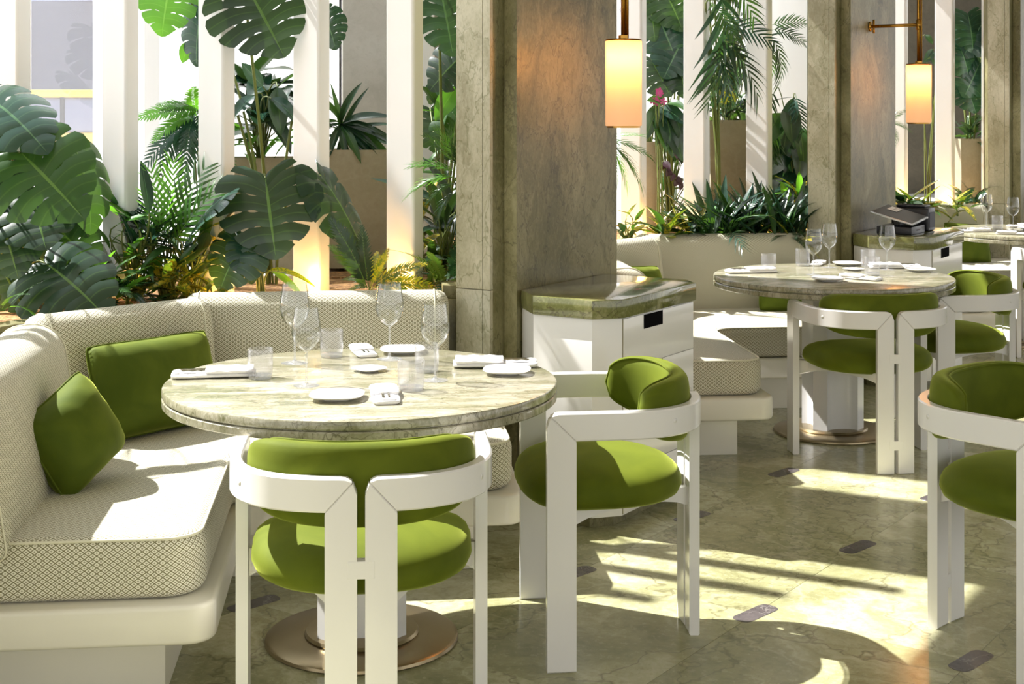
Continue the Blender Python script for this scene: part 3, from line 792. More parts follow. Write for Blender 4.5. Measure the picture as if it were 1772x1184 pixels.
# ------------------------------------------------------------------ tableware
def make_wine():
    t = empty('wine_glass', '', 'glass')
    lathe('bowl', [(.0035, .094), (.010, .099), (.024, .110), (.036, .127), (.0415, .147), (.0405, .172), (.0345, .208), (.0325, .222), (.0319, .222), (.0338, .208), (.0397, .172), (.0407, .147), (.0353, .128), (.0233, .1115), (.010, .1010), (.0, .0995)], 'glass', t, 36, ang=60)
    lathe('stem', [(.006, .006), (.0038, .014), (.0030, .03), (.0030, .075), (.0042, .090), (.0036, .096)], 'glass_solid', t, 16, ang=60)
    lathe('foot', [(.0, .0004), (.0365, .0004), (.0372, .0014), (.030, .0024), (.010, .0048), (.0055, .008), (0, .008)], 'glass_solid', t, 36, ang=60)
    return t
def make_tumbler():
    t = empty('tumbler', '', 'glass')
    rf = lambda a, h: 1 + .012 * math.cos(a * 36) * (1 if .010 < h < .078 else 0)
    lathe('ribbed_wall', [(.033, .0005), (.0352, .004), (.0358, .011), (.0368, .04), (.0374, .077), (.0374, .088), (.0366, .0893), (.0356, .088), (.0348, .05), (.034, .014), (.0, .012)], 'tumbler', t, 144, rf=rf, ang=60)
    lathe('glass_base', [(0, .0006), (.032, .0006), (.034, .004), (.0335, .0112), (0, .0112)], 'glass_solid', t, 36)
    return t
def make_plate(s=1.0):
    rf = lambda a, h: 1 / (abs(math.cos(a)) ** 3.0 + abs(math.sin(a)) ** 3.0) ** (1 / 3.0)
    t = lathe('side_plate', [(0, .0005), (.036 * s, .0005), (.038 * s, .004), (.060 * s, .008), (.070 * s, .0115), (.0725 * s, .0145), (.0705 * s, .0162), (.062 * s, .0150), (.045 * s, .0125), (0, .0120)], 'china', None, 64, rf=rf, ang=50)
    return t
def make_napkin():
    t = empty('napkin_roll', '', 'napkin')
    # long axis X; folded body, overlapping flap, cutlery tucked in
    def slab(name, x0, x1, hw, z0, z1, par, wob=0.0, seed=1):
        hw *= 1.25
        rnd_ = random.Random(seed); n = 20; v = []; f = []; m = 18
        for i in range(n + 1):
            x = x0 + (x1 - x0) * i / n; e = 1 - .15 * (abs(2 * i / n - 1) ** 8)
            dz = wob * math.sin(i * .9 + seed); dy = wob * .8 * math.sin(i * .5 + 2 * seed)
            for k in range(m):
                a = 2 * PI * k / m; ca, sa = math.cos(a), math.sin(a)
                y = math.copysign(abs(ca) ** .55, ca) * hw * e + dy; z = (z0 + z1) / 2 + math.copysign(abs(sa) ** .8, sa) * (z1 - z0) / 2 * e
                v.append((x, y, max(z + dz * (sa > 0), z0)))
        for i in range(n):
            for k in range(m):
                j = (k + 1) % m; f.append((i * m + k, i * m + j, (i + 1) * m + j, (i + 1) * m + k))
        f += [tuple(range(m))[::-1], tuple(n * m + k for k in range(m))]
        return recalc(mobj(name, v, f, 'napkin', par, smooth=True))
    slab('folded_cloth', -.105, .105, .032, .0005, .0135, t, .0007, 1)
    slab('cloth_flap', -.020, .100, .0335, .0105, .0235, t, .0012, 3)
    slab('cloth_edge', -.102, -.03, .022, .012, .0165, t, .0008, 5)
    box('knife_handle', -.085, -.015, .004, .0125, .0165, .0195, 'steel', t, .001, 1)
    box('fork_handle', -.080, -.015, -.0115, -.005, .0165, .0190, 'steel', t, .001, 1)
    for i in range(3): box('monogram', -.006 + i * .006, -.0045 + i * .006, -.008, .004, .02335, .02365, 'print', t)
    return t
protos = {'wine': make_wine(), 'tum': make_tumbler(), 'plate': make_plate(), 'nap': make_napkin()}
used = set()
def ware(kind, x, y, rz, label, sc_=1.0, cat=None):
    src = protos[kind]
    if kind not in used: used.add(kind); o = src
    else: o = copy_tree(src)
    o.location = (x, y, .7502); o.rotation_euler = (0, 0, R(rz)); o.scale = (sc_,) * 3
    tag(o, label, {'wine': 'glass', 'tum': 'glass', 'plate': 'plate', 'nap': 'napkin'}[kind], {'wine': 'wine glasses on the tables', 'tum': 'ribbed tumblers on the tables', 'plate': 'white side plates', 'nap': 'rolled white napkins'}[kind])
    return o
N1, N2, N3 = 'the nearest table', 'the middle table', 'the far table'
ware('plate', -.067, 3.885, -6, 'white side plate at the front of the nearest table, facing the front chair', 1.02)
ware('plate', .022, 4.30, 40, 'small white dish in the middle of the nearest table', .66)
ware('plate', .131, 4.62, -4, 'white side plate at the back of the nearest table near the banquette', 1.0)
ware('plate', .428, 4.215, -10, 'white side plate at the right of the nearest table', .98)
ware('wine', -.207, 4.46, 0, 'tall wine glass at the back left of the nearest table, half behind another glass', 1.12)
ware('wine', -.157, 4.085, 0, 'wine glass left of the front plate on the nearest table', 1.0)
ware('wine', .086, 4.50, 0, 'wine glass by the back plate of the nearest table', 1.08)
ware('wine', .21, 4.125, 0, 'wine glass right of the nearest table centre, behind a tumbler', 1.0)
ware('tum', -.295, 4.215, 0, 'ribbed tumbler at the left of the nearest table by a napkin', .98)
ware('tum', -.096, 4.565, 0, 'ribbed tumbler at the back of the nearest table beside a napkin', .98)
ware('tum', .136, 3.985, 0, 'ribbed tumbler at the front right of the nearest table', 1.0)
ware('tum', .193, 4.27, 0, 'ribbed tumbler half hidden behind the right wine glass on the nearest table', .95)
ware('nap', -.432, 4.26, 3, 'rolled white napkin at the left rim of the nearest table', 1.15)
ware('nap', .004, 4.62, 100, 'folded white napkin at the back of the nearest table', .85)
ware('nap', .062, 3.885, 92, 'rolled white napkin at the front rim of the nearest table', .95)
ware('nap', .405, 4.345, 176, 'rolled white napkin at the right rim of the nearest table, beside a plate', 1.22)
ware('plate', 2.145, 6.42, 0, 'white side plate at the front of the middle table', 1.02)
ware('plate', 2.73, 6.77, 0, 'white side plate at the right rim of the middle table', .98)
ware('plate', 2.47, 7.08, 0, 'white side plate at the back of the middle table', 1.0)
ware('plate', 2.42, 6.85, 30, 'small white dish at the centre of the middle table', .66)
ware('wine', 2.157, 6.666, 0, 'left wine glass of the pair on the middle table', 1.0)
ware('wine', 2.34, 6.98, 0, 'right wine glass of the pair on the middle table', 1.0)
ware('wine', 2.592, 6.85, 0, 'single wine glass at the right of the middle table', 1.0)
ware('tum', 1.985, 6.837, 0, 'ribbed tumbler at the left of the middle table', .98)
ware('tum', 2.234, 7.08, 0, 'ribbed tumbler at the back left of the middle table', .98)
ware('tum', 2.434, 6.63, 0, 'ribbed tumbler at the front right of the middle table', 1.0)
ware('tum', 2.545, 6.99, 0, 'ribbed tumbler behind another at the right of the middle table', .98)
ware('nap', 1.886, 6.80, 3, 'rolled white napkin at the left rim of the middle table', 1.15)
ware('nap', 2.33, 7.13, 60, 'folded white napkin at the back of the middle table', .75)
ware('nap', 2.32, 6.47, 130, 'folded white napkin at the front of the middle table', .95)
ware('nap', 2.66, 6.93, 174, 'rolled white napkin at the right of the middle table', 1.2)
ware('wine', 4.27, 9.42, 0, 'left wine glass on the far table', 1.0)
ware('wine', 4.31, 9.10, 0, 'right wine glass on the far table', 1.0)
ware('tum', 4.28, 9.27, 0, 'ribbed tumbler on the far table', .98)
ware('nap', 4.00, 9.03, 4, 'rolled white napkin at the left rim of the far table', 1.1)
ware('nap', 4.17, 8.80, 150, 'folded white napkin at the front of the far table', 1.0)
ware('nap', 4.52, 9.40, 10, 'rolled white napkin at the back of the far table', 1.0)
ware('plate', 4.45, 9.15, 0, 'white side plate on the far table', 1.0)

# ------------------------------------------------------------------ machine on the second sideboard
off2 = Vector((PX, PY, 0))
def on_side(o, e, n, z, b, tilt=(0, 0)):
    o.matrix_world = Matrix.Translation(en(e, n, z) + off2) @ Matrix.Rotation(PI / 2 - R(b), 4, 'Z') @ Matrix.Rotation(tilt[0], 4, 'X') @ Matrix.Rotation(tilt[1], 4, 'Y')
    return o
pr = tag(box('receipt_printer', -.07, .07, -.11, .11, 0, .135, 'black', bev=.012, seg=3), 'black receipt printer standing on the second sideboard', 'printer')
box('paper_lid', -.055, .055, -.085, .085, .1352, .150, 'black', pr, .006)
box('feed_slot', -.030, -.012, -.06, .06, .1502, .154, 'dark', pr, .001, 1)
box('status_button', .02, .035, .05, .065, .1502, .155, 'silver', pr, .001, 1)
box('side_panel', -.050, .050, -.1125, -.1095, .02, .11, 'print', pr, .001, 1)
on_side(pr, 5.02, -2.74, .8455, 39)
tray = tag(box('cash_box', -.13, .13, -.10, .10, 0, .045, 'black', bev=.005, seg=2), 'flat black box under the tilted tablet on the second sideboard', 'box')
box('front_label', -.03, .03, -.1012, -.0995, .018, .026, 'print', tray)
on_side(tray, 4.775, -2.735, .8455, 38)
tab = tag(box('tablet', -.145, .145, -.125, .125, 0, .012, 'silver', bev=.004, seg=2), 'silver edged black tablet propped at a slant on the second sideboard', 'tablet')
box('dark_screen', -.138, .138, -.118, .118, .0122, .0135, 'black', tab, .0005, 1)
box('camera_button', .10, .108, -.1262, -.1248, .003, .009, 'dark', tab)
on_side(tab, 4.745, -2.735, .945, 38, (R(15), R(-5)))
ps = tag(box('paper_slip', -.05, .05, -.03, .03, 0, .0015, 'paper', bev=.0005, seg=1), 'white paper slip lying on the tilted tablet', 'paper')
box('printed_line', -.03, .03, -.004, -.001, .0016, .0018, 'print', ps)
on_side(ps, 4.80, -2.78, .978, 38, (R(15), R(-5)))
ps2 = tag(box('prop_stand', -.05, .05, -.02, .02, 0, .042, 'black', bev=.004, seg=1), 'small black stand holding up the tablet', 'stand')
box('hinge', -.045, .045, -.006, .006, .0422, .047, 'silver', ps2)
on_side(ps2, 4.76, -2.74, .891, 38)
# ------------------------------------------------------------------ foliage
def interp(tab, x):
    for (a, va), (b, vb) in zip(tab, tab[1:]):
        if x <= b: f = (x - a) / (b - a); f = max(0, f); f = f * f * (3 - 2 * f); return va + (vb - va) * f
    return tab[-1][1]
def leaf_mesh(name, V, F, UV):
    me = bpy.data.meshes.new(name); me.from_pydata(V, [], F)
    ul = me.uv_layers.new(name='UVMap')
    for p in me.polygons:
        for li, vi in zip(p.loop_indices, p.vertices): ul.data[li].uv = UV[vi]
    me.polygons.foreach_set('use_smooth', [True] * len(me.polygons)); return me
def monstera_mesh(seed, curl=.25, droop=.25, nl=6):
    rn = random.Random(seed); RT = [(0, .27), (12, .40), (30, .55), (60, .56), (90, .53), (125, .48), (155, .51), (180, .60)]
    def O(q):
        th = R(8 + 172 * q); r = interp(RT, 8 + 172 * q); return Vector((math.sin(th) * r, .38 - math.cos(th) * r))
    def Mi(q): return Vector((0, .10 + .86 * q ** 1.25))
    T = [0, .10, .21, .28, .36, .42, .50, .57, .64, .72, .86, .95, 1.0]
    V = []; F = []; UV = []
    qs = [(i / nl) ** .92 for i in range(nl + 1)]
    def z(x, y): return -curl * x * x * 1.5 - droop * max(0, y - .1) ** 2 - .10 * max(0, -y + .05) + .02 * math.sin(7 * y + seed) * abs(x)
    for side in (1, -1):
        for i in range(nl):
            q0, q1 = qs[i], qs[i + 1]; dq = q1 - q0; depth = rn.uniform(.50, .66) if 0 < i < nl - 1 else .80
            hole = rn.random() < .55 and 0 < i < nl - 2; g = rn.uniform(.045, .085)
            def gap(t, e):
                if (i == 0 and e == 0) or (i == nl - 1 and e == 1): return 0
                if hole and .22 < t < .40: return .075
                if t > depth: return g * (.6 + .6 * (t - depth) / (1 - depth))
                return 0
            b = len(V); C = [0, .25, .5, .75, 1]
            for t in T:
                for c in C:
                    lo = q0 + gap(t, 0) * dq; hi = q1 - gap(t, 1) * dq; q = lo + (hi - lo) * c
                    m, o = Mi(q), O(q); tt = t * (1 - (.045 if c in (0, 1) else 0) * (t > .9))
                    p = m.lerp(o, tt); perp = Vector((-(o - m).y, (o - m).x)) * (1 if True else -1)
                    p = p - perp * (.10 * math.sin(PI * tt)) * (1 if q < .85 else 0)
                    zz = z(p.x, p.y) - .009 * abs(2 * c - 1) ** 2 * (t > .05)
                    V.append((p.x * side, p.y, zz)); UV.append((c, t))
            n = len(C)
            for a in range(len(T) - 1):
                for k in range(n - 1):
                    f = (b + a * n + k, b + a * n + k + 1, b + (a + 1) * n + k + 1, b + (a + 1) * n + k)
                    F.append(f if side > 0 else f[::-1])
    F = [f[::-1] for f in F]
    return leaf_mesh('monstera_leaf', V, F, UV)
def blade_mesh(name, width, arch, fold, rows=9, cols=4, power=.8, peak=.4, wave=0.0, base=0.0):
    V = []; F = []; UV = []
    for r in range(rows + 1):
        t = r / rows
        y = t; wv = width * (math.sin(PI * min(1, (t / peak) * .5 if t < peak else .5 + .5 * (t - peak) / (1 - peak))) ** power) + .004
        zc = -arch * t * t
        for c in range(cols + 1):
            u = -1 + 2 * c / cols
            V.append((u * wv / 2, y - arch * .25 * t * t, zc + fold * abs(u) * wv * .5 + wave * math.sin(9 * t + 2 * (u > 0)) * abs(u))); UV.append((.2, abs(u)))
    for r in range(rows):
        for c in range(cols):
            a = r * (cols + 1) + c; F.append((a, a + 1, a + cols + 2, a + cols + 1))
    return leaf_mesh(name, V, F, UV)
def frond_mesh(name, pairs, plen, pw, arch, lift=.2, sweep=35, droop=.2, start=.12, taper='fern', seed=0):
    rn = random.Random(seed); V = []; F = []; UV = []
    def rach(t): return Vector((.02 * math.sin(3 * t), t - arch * .3 * t * t, .25 * t * lift * 4 * (1 - t) - arch * t * t))
    # rachis ribbon
    N = 10
    for i in range(N + 1):
        p = rach(i / N)
        for s in (-1, 1): V.append((p.x + s * .006 * (1.2 - i / N), p.y, p.z + .002)); UV.append((.5, 0))
    for i in range(N): F.append((i * 2, i * 2 + 1, i * 2 + 3, i * 2 + 2))
    for i in range(pairs):
        t = start + (1 - start) * (i + .5) / pairs; p = rach(t); d = (rach(min(1, t + .02)) - rach(t - .02)).normalized()
        L = plen * ((math.sin(PI * (.12 + .86 * t)) ** .7) if taper == 'fern' else (1 - .55 * abs(t - .45) * 1.6))
        for s in (-1, 1):
            sw = R(90 - (sweep + 25 * t) + rn.uniform(-5, 5)); out = Vector((s * math.sin(sw), 0, 0)) + d * math.cos(sw); out.z += .18; out.normalize()
            dr = droop * rn.uniform(.7, 1.3); w_ = pw * (.75 + .25 * L / plen)
            b = len(V); K = 4
            side = d
            for k in range(K + 1):
                f = k / K; c = p + out * (L * f) + Vector((0, 0, -dr * L * f * f)); ww = w_ * [.55, 1, .95, .6, .04][k] / 2
                V.append(tuple(c - side * ww)); UV.append((.2, .9)); V.append(tuple(c + side * ww)); UV.append((.2, .5))
            for k in range(K):
                f4 = (b + 2 * k, b + 2 * k + 1, b + 2 * k + 3, b + 2 * k + 2); F.append(f4 if s < 0 else f4[::-1])
    return leaf_mesh(name, V, F, UV)
LM = {'mon': [monstera_mesh(1), monstera_mesh(2, .35, .35), monstera_mesh(3, .15, .15)],
      'oval': [blade_mesh('broad_leaf', .44, .28, .25, wave=.015), blade_mesh('broad_leaf', .38, .5, .35, wave=.02), blade_mesh('broad_leaf', .50, .1, .2, wave=.01)],
      'lance': [blade_mesh('lance_leaf', .20, .35, .35), blade_mesh('lance_leaf', .17, .6, .4, wave=.012), blade_mesh('lance_leaf', .22, .12, .3)],
      'strap': [blade_mesh('strap_leaf', .085, .45, .5), blade_mesh('strap_leaf', .075, .8, .5), blade_mesh('strap_leaf', .09, .15, .4)],
      'fern': [frond_mesh('fern_frond', 20, .19, .052, .35, seed=1), frond_mesh('fern_frond', 18, .21, .056, .65, seed=2), frond_mesh('fern_frond', 20, .18, .050, .1, seed=3)],
      'palm': [frond_mesh('palm_frond', 10, .42, .062, .3, taper='palm', droop=.25, seed=4), frond_mesh('palm_frond', 10, .46, .066, .6, taper='palm', droop=.45, sweep=45, seed=5), frond_mesh('palm_frond', 11, .38, .056, .1, taper='palm', droop=.15, seed=6)]}
PARTNAME = {'mon': 'leaf', 'oval': 'leaf', 'lance': 'leaf', 'strap': 'leaf', 'fern': 'frond', 'palm': 'frond'}
_mm = {}
def mat_mesh(kind, v, mat):
    key = (kind, v % 3, mat)
    if key not in _mm: me = LM[kind][v % 3].copy(); me.materials.append(M[mat]); _mm[key] = me
    return _mm[key]
class Plant:
    def __init__(s, name, label, base, cat='plant', seed=1, group=None):
        s.root = empty(name, label, cat, base, 0, group); s.base = Vector(base); s.rn = random.Random(seed); s.stems = []; s.stem_mat = 'stem'
    def leaf(s, kind, P, T, N=None, mat='leaf_mid', v=0, wsc=1.0, stem=True, sr=.0035, via=None):
        P = Vector(P); T = Vector(T); D = (T - P); L = D.length; D.normalize()
        N = Vector(N) if N is not None else Vector((0, 0, 1))
        X = D.cross(N)
        if X.length < 1e-3: X = D.cross(Vector((0, -1, .1)))
        X.normalize(); Z = X.cross(D)
        sc_ = L / (.86 if kind == 'mon' else .95)
        o = bpy.data.objects.new(PARTNAME[kind], mat_mesh(kind, v, mat)); col.objects.link(o); o.parent = s.root
        org = P - s.base - (D * (.10 * sc_) if kind == 'mon' else Vector())
        m = Matrix(((X.x, D.x, Z.x, org.x), (X.y, D.y, Z.y, org.y), (X.z, D.z, Z.z, org.z), (0, 0, 0, 1)))
        o.matrix_local = m @ Matrix.Diagonal((sc_ * wsc, sc_, sc_, 1))
        if stem: s.stems.append((P, -D, sr, via))
        return o
    def ros(s, kind, n, P, L, el=(10, 70), az=(0, 360), mats=('leaf_mid',), h=.0, spread=.02, stem=False, lift=0.0, wsc=1.0, vs=(0, 1, 2)):
        """leaves from point P (world); L length range; el elevation range; az bearing range"""
        rn = s.rn
        for i in range(n):
            b = R(az[0] + (az[1] - az[0]) * ((i + rn.random() * .8) / n)); e = R(rn.uniform(*el)); l = rn.uniform(*L)
            D = Vector((math.sin(b) * math.cos(e), math.cos(b) * math.cos(e), math.sin(e)))
            base = Vector(P) + Vector((rn.uniform(-spread, spread), rn.uniform(-spread, spread), rn.uniform(0, h))) + D * lift
            N = Vector((rn.uniform(-.3, .3), rn.uniform(-.3, .3), 1)) if abs(D.z) < .85 else Vector((-D.x * 2, -D.y * 2, .5))
            s.leaf(kind, base, base + D * l, N, rn.choice(mats), rn.choice(vs), wsc, stem=stem)
    def done(s, r=.006):
        """all stems as one mesh, curved from the base to each leaf"""
        V = []; F = []
        items = s.stems or [(s.base + Vector((0, 0, .05)), Vector((0, 0, -1)), r, None)]
        for P, d, sr, via in items:
            A = s.base + Vector((s.rn.uniform(-.02, .02), s.rn.uniform(-.02, .02), -.02)); dist = (P - A).length
            c1 = A + Vector((0, 0, dist * .45)) if via is None else Vector(via); c2 = P + d * min(.10, dist * .3)
            pts = []
            for k in range(9):
                t = k / 8; pts.append(A * (1 - t) ** 3 + c1 * 3 * t * (1 - t) ** 2 + c2 * 3 * t * t * (1 - t) + P * t ** 3)
            b = len(V)
            for k, p in enumerate(pts):
                dd = (pts[min(8, k + 1)] - pts[max(0, k - 1)]).normalized(); x = dd.cross(Vector((.3, 1, .2))).normalized(); y = dd.cross(x)
                rr = sr * (1.5 - .7 * k / 8)
                for q in range(5):
                    a = 2 * PI * q / 5; V.append(tuple(p + x * math.cos(a) * rr + y * math.sin(a) * rr - s.base))
            for k in range(8):
                for q in range(5):
                    a = b + k * 5 + q; c = b + k * 5 + (q + 1) % 5; F.append((a, c, c + 5, a + 5))
        o = mobj('stem', V, F, s.stem_mat, s.root, smooth=True)
        return s.root
def ground(px, Z, h=.785):
    p = at(px, 300, Z); p.z = h; return p
UPC = (0, -.6, .8); CAMN = (-.05, -.95, .3)

# --- bay one: the large split-leaf plant at the left
p = Plant('split_leaf_plant', 'large dark split leaf plant at the far left edge behind the banquette', ground(25, 5.35), seed=3)
p.leaf('mon', at(-28, 165, 5.30), at(78, 222, 5.15), (.1, -.55, .85), 'leaf_blue', 1, 1.0, sr=.005)
p.leaf('mon', at(36, 264, 5.22), at(138, 362, 5.12), (.05, -.9, .45), 'leaf_mid', 0, 1.05, sr=.005)
p.leaf('mon', at(128, 252, 5.40), at(186, 378, 5.30), (.80, -.55, .1), 'leaf_mid', 1, .95, sr=.005)
p.leaf('mon', at(56, 340, 5.26), at(76, 420, 5.10), (0, -.85, .55), 'leaf_dark', 2, 1.3, sr=.005)
p.leaf('mon', at(2, 372, 5.22), at(28, 470, 5.12), (.1, -.9, .4), 'leaf_dark', 0, 1.1)
p.leaf('mon', at(78, 455, 5.2), at(178, 522, 5.05), (0, -.7, .7), 'leaf_dark', 1, 1.0)
p.leaf('mon', at(98, 392, 5.40), at(165, 462, 5.36), (.1, -.9, .3), 'leaf_mid', 0, .9)
p.leaf('mon', at(112, 352, 5.45), at(152, 405, 5.40), (.2, -.9, .3), 'leaf_mid', 2, .9)
p.leaf('mon', at(-30, 300, 5.42), at(10, 400, 5.36), (.1, -.9, .4), 'leaf_dark', 2, 1.1)
p.leaf('mon', at(-10, 440, 5.32), at(40, 530, 5.25), (.1, -.9, .4), 'leaf_dark', 1, 1.0)
p.leaf('mon', at(105, 420, 5.6), at(60, 500, 5.55), (-.1, -.9, .3), 'leaf_dark', 0, 1.0)
for P_, T_ in (((-1.58, 4.80, 1.62), (-1.45, 4.62, 1.42)), ((-1.86, 4.92, 1.95), (-1.66, 4.70, 1.78)), ((-1.50, 5.02, 1.80), (-1.36, 4.88, 1.55)), ((-1.78, 5.16, 2.10), (-1.62, 4.98, 1.85)), ((-2.0, 4.75, 1.8), (-1.8, 4.60, 1.62))):
    p.leaf('mon', P_, T_, (-.3, .2, .9), 'leaf_mid', 1, 1.0)
p.leaf('mon', at(-40, 230, 5.5), at(-60, 330, 5.4), (-.1, -.9, .3), 'leaf_dark', 0, 1.0)
p.done()
p = Plant('fern', 'small bright fern at the left edge just above the banquette back', ground(0, 5.05, .83), seed=5)
p.ros('fern', 7, p.base, (.13, .20), (10, 50), (60, 300), ('leaf_mid', 'leaf_bright'))
p.done()
# --- bay one: hero split-leaf plant in the middle
p = Plant('split_leaf_plant', 'split leaf plant with one big round leaf in front of the white fins', ground(455, 5.66), seed=7)
p.leaf('mon', at(459, 308, 5.62), at(476, 441, 5.50), (-.02, -.92, .38), 'leaf_dark', 2, 1.10, sr=.0055)
p.leaf('mon', at(421, 416, 5.60), at(372, 494, 5.52), (-.35, -.75, .55), 'leaf_blue', 0, 1.15, sr=.005)
p.leaf('mon', at(424, 420, 5.60), at(445, 482, 5.55), (.5, -.75, .45), 'leaf_blue', 1, .9, sr=.004)
p.leaf('mon', at(388, 338, 5.64), at(308, 392, 5.56), (-.55, .05, 1.0), 'leaf_blue', 1, 1.3, sr=.005)
p.leaf('mon', at(556, 305, 5.70), at(655, 434, 5.66), (.62, -.52, .45), 'leaf_dark', 0, .62, sr=.005)
p.leaf('lance', at(462, 470, 5.66), at(532, 455, 5.6), (0, -.5, .8), 'leaf_yellow', 1, 1.0)
p.leaf('lance', at(470, 470, 5.7), at(525, 490, 5.6), (0, -.7, .8), 'leaf_bright', 1, 1.0)
p.done()
# --- upper leaves behind and between the fins
p = Plant('split_leaf_plant', 'tall split leaf plant with leaves hanging at the top between the second and third fins', ground(470, 6.2, .80), seed=8)
p.leaf('mon', at(428, -22, 5.74), at(492, 92, 5.70), (.05, -.95, .30), 'leaf_dark', 2, 1.15, sr=.006)
p.leaf('mon', at(296, -38, 6.15), at(276, 56, 6.10), (-.05, -.95, .2), 'leaf_bright', 0, 1.0, sr=.005)
p.leaf('mon', at(352, 12, 6.15), at(322, 104, 6.1), (-.5, -.8, .3), 'leaf_blue', 1, .9, sr=.005)
p.leaf('mon', at(560, 22, 6.15), at(585, 80, 6.12), (.3, -.9, .3), 'leaf_blue', 0, 1.0, sr=.005)
p.leaf('oval', at(330, 70, 6.2), at(312, 110, 6.2), (0, -1, .2), 'leaf_bright', 0, 1.2)
p.done()
def pot(px, Z, ytop, wd, dp, name_label, taper=.9, z0=.80, rnd_=False):
    p_ = at(px, ytop, Z); h = p_.z - z0
    t = empty('planter_pot', name_label, 'pot', (p_.x, p_.y, z0))
    if rnd_:
        lathe('pot_body', [(0, 0), (wd * .36, 0), (wd * .42, .1 * h), (wd * .5, .75 * h), (wd * .5, h), (wd * .46, h), (wd * .45, h - .04), (0, h - .04)], 'pot', t, 40)
    else:
        sq = lambda f: [(-wd / 2 * f, -dp / 2 * f), (wd / 2 * f, -dp / 2 * f), (wd / 2 * f, dp / 2 * f), (-wd / 2 * f, dp / 2 * f)]
        V = [(x, y, 0) for x, y in sq(taper)] + [(x, y, h) for x, y in sq(1)] + [(x, y, h) for x, y in sq(.93)] + [(x, y, h - .05) for x, y in sq(.92)]
        F = [(3, 2, 1, 0)] + [(k * 4 + i, k * 4 + (i + 1) % 4, k * 4 + 4 + (i + 1) % 4, k * 4 + 4 + i) for k in range(3) for i in range(4)] + [(12, 13, 14, 15)]
        mobj('pot_body', V, F, 'pot', t)
    s = lathe('pot_soil', [(0, h - .045), (min(wd, dp) * .44, h - .045), (min(wd, dp) * .42, h - .03), (0, h - .025)], 'stem_wood', t, 20)
    return Vector((p_.x, p_.y, p_.z - .03))
b = pot(452, 6.75, 272, .34, .30, 'concrete planter pot behind the third white fin')
p = Plant('broad_leaf_plant', 'bushy broad leaf plant in the pot behind the third white fin', b, seed=11)
p.ros('oval', 22, b + Vector((0, -.05, .12)), (.20, .32), (-10, 60), (60, 300), ('leaf_dark', 'leaf_blue', 'leaf_mid'), .26, .07, True, .03)
p.ros('oval', 14, b + Vector((0, -.05, .28)), (.18, .29), (-20, 50), (0, 360), ('leaf_blue', 'leaf_dark'), .16, .07, True, .03)
p.ros('lance', 12, b + Vector((0, -.05, .02)), (.14, .24), (0, 60), (60, 300), ('leaf_mid', 'leaf_bright'), .1, .08, True)
p.leaf('oval', at(470, 170, 6.2), at(528, 200, 6.1), UPC, 'leaf_blue', 1, .8)
p.leaf('oval', at(440, 165, 6.2), at(402, 192, 6.1), UPC, 'leaf_blue', 0, 1.0)
p.leaf('oval', at(480, 150, 6.25), at(484, 226, 6.15), CAMN, 'leaf_dark', 0, .9)
p.leaf('oval', at(455, 150, 6.25), at(420, 110, 6.2), CAMN, 'leaf_blue', 2, .9)
p.done()
p = Plant('fern', 'arching fern between the second and third white fins, lit by the sun', ground(352, 6.3, .80), seed=12)
c = at(352, 200, 6.28)
for t_, v_, m_ in (((238, 198), 2, 'leaf_bright'), ((244, 236), 1, 'leaf_blue'), ((334, 142), 2, 'leaf_bright'), ((262, 262), 1, 'leaf_blue'), ((302, 282), 1, 'leaf_blue'), ((280, 175), 2, 'leaf_bright'), ((270, 215), 0, 'leaf_bright'), ((385, 170), 0, 'leaf_mid'), ((392, 230), 1, 'leaf_mid'), ((318, 236), 1, 'leaf_blue'), ((300, 165), 0, 'leaf_mid')):
    p.leaf('fern', c + Vector((p.rn.uniform(-.03, .03), 0, p.rn.uniform(-.03, .03))), at(*t_, 6.05), (0, -.75, .65), m_, v_, 1.15, sr=.003)
p.done()
p = Plant('bamboo_palm', 'feathery palm beside the second white fin, dark green in the sun', ground(285, 5.72), seed=13)
for t_, v_ in (((262, 300), 2), ((300, 278), 2), ((330, 290), 0), ((215, 352), 0), ((200, 378), 1), ((345, 330), 0), ((240, 330), 2), ((345, 385), 1), ((205, 415), 1), ((280, 350), 0)):
    p.leaf('palm', at(285 + (t_[0] - 285) * .25, 470 + (t_[1] - 470) * .30, 5.72), at(*t_, 5.72 + p.rn.uniform(-.15, .1)), (p.rn.uniform(-.3, .3), -.85, .5), p.rn.choice(('leaf_mid', 'leaf_blue', 'leaf_bright')), v_, 1.0)
p.ros('lance', 22, p.base + Vector((0, 0, .12)), (.12, .2), (10, 75), (90, 290), ('leaf_mid', 'leaf_blue'), .18, .1, True)
p.done()
def bush(name, lb, px, Z, kind, n, L, el, mats, h=.05, spread=.06, seed=1, az=(60, 300), base_h=.785, vs=(0, 1, 2), wsc=1.0, lift=0.0):
    q = Plant(name, lb, ground(px, Z, base_h), seed=seed)
    q.ros(kind, n, q.base + Vector((0, 0, .01)), L, el, az, mats, h, spread, h > .08, lift, wsc, vs); q.done(); return q
bush('croton', 'yellow and green croton at the foot of the palm left of the big round leaf', 300, 5.62, 'lance', 30, (.14, .22), (15, 70), ('leaf_yellow', 'leaf_yellow', 'leaf_mid'), .12, .08, 21)
bush('silver_fern', 'low silvery fern beside the yellow croton', 222, 5.5, 'fern', 14, (.15, .22), (5, 50), ('leaf_blue',), .04, .05, 22)
bush('fern', 'green fern low behind the corner of the nearest banquette', 190, 5.45, 'fern', 14, (.16, .26), (20, 70), ('leaf_mid', 'leaf_bright'), .03, .05, 23)
bush('fern', 'low yellow green fern under the big round split leaf', 345, 5.60, 'fern', 10, (.10, .17), (5, 45), ('leaf_yellow', 'leaf_mid'), .03, .06, 24)
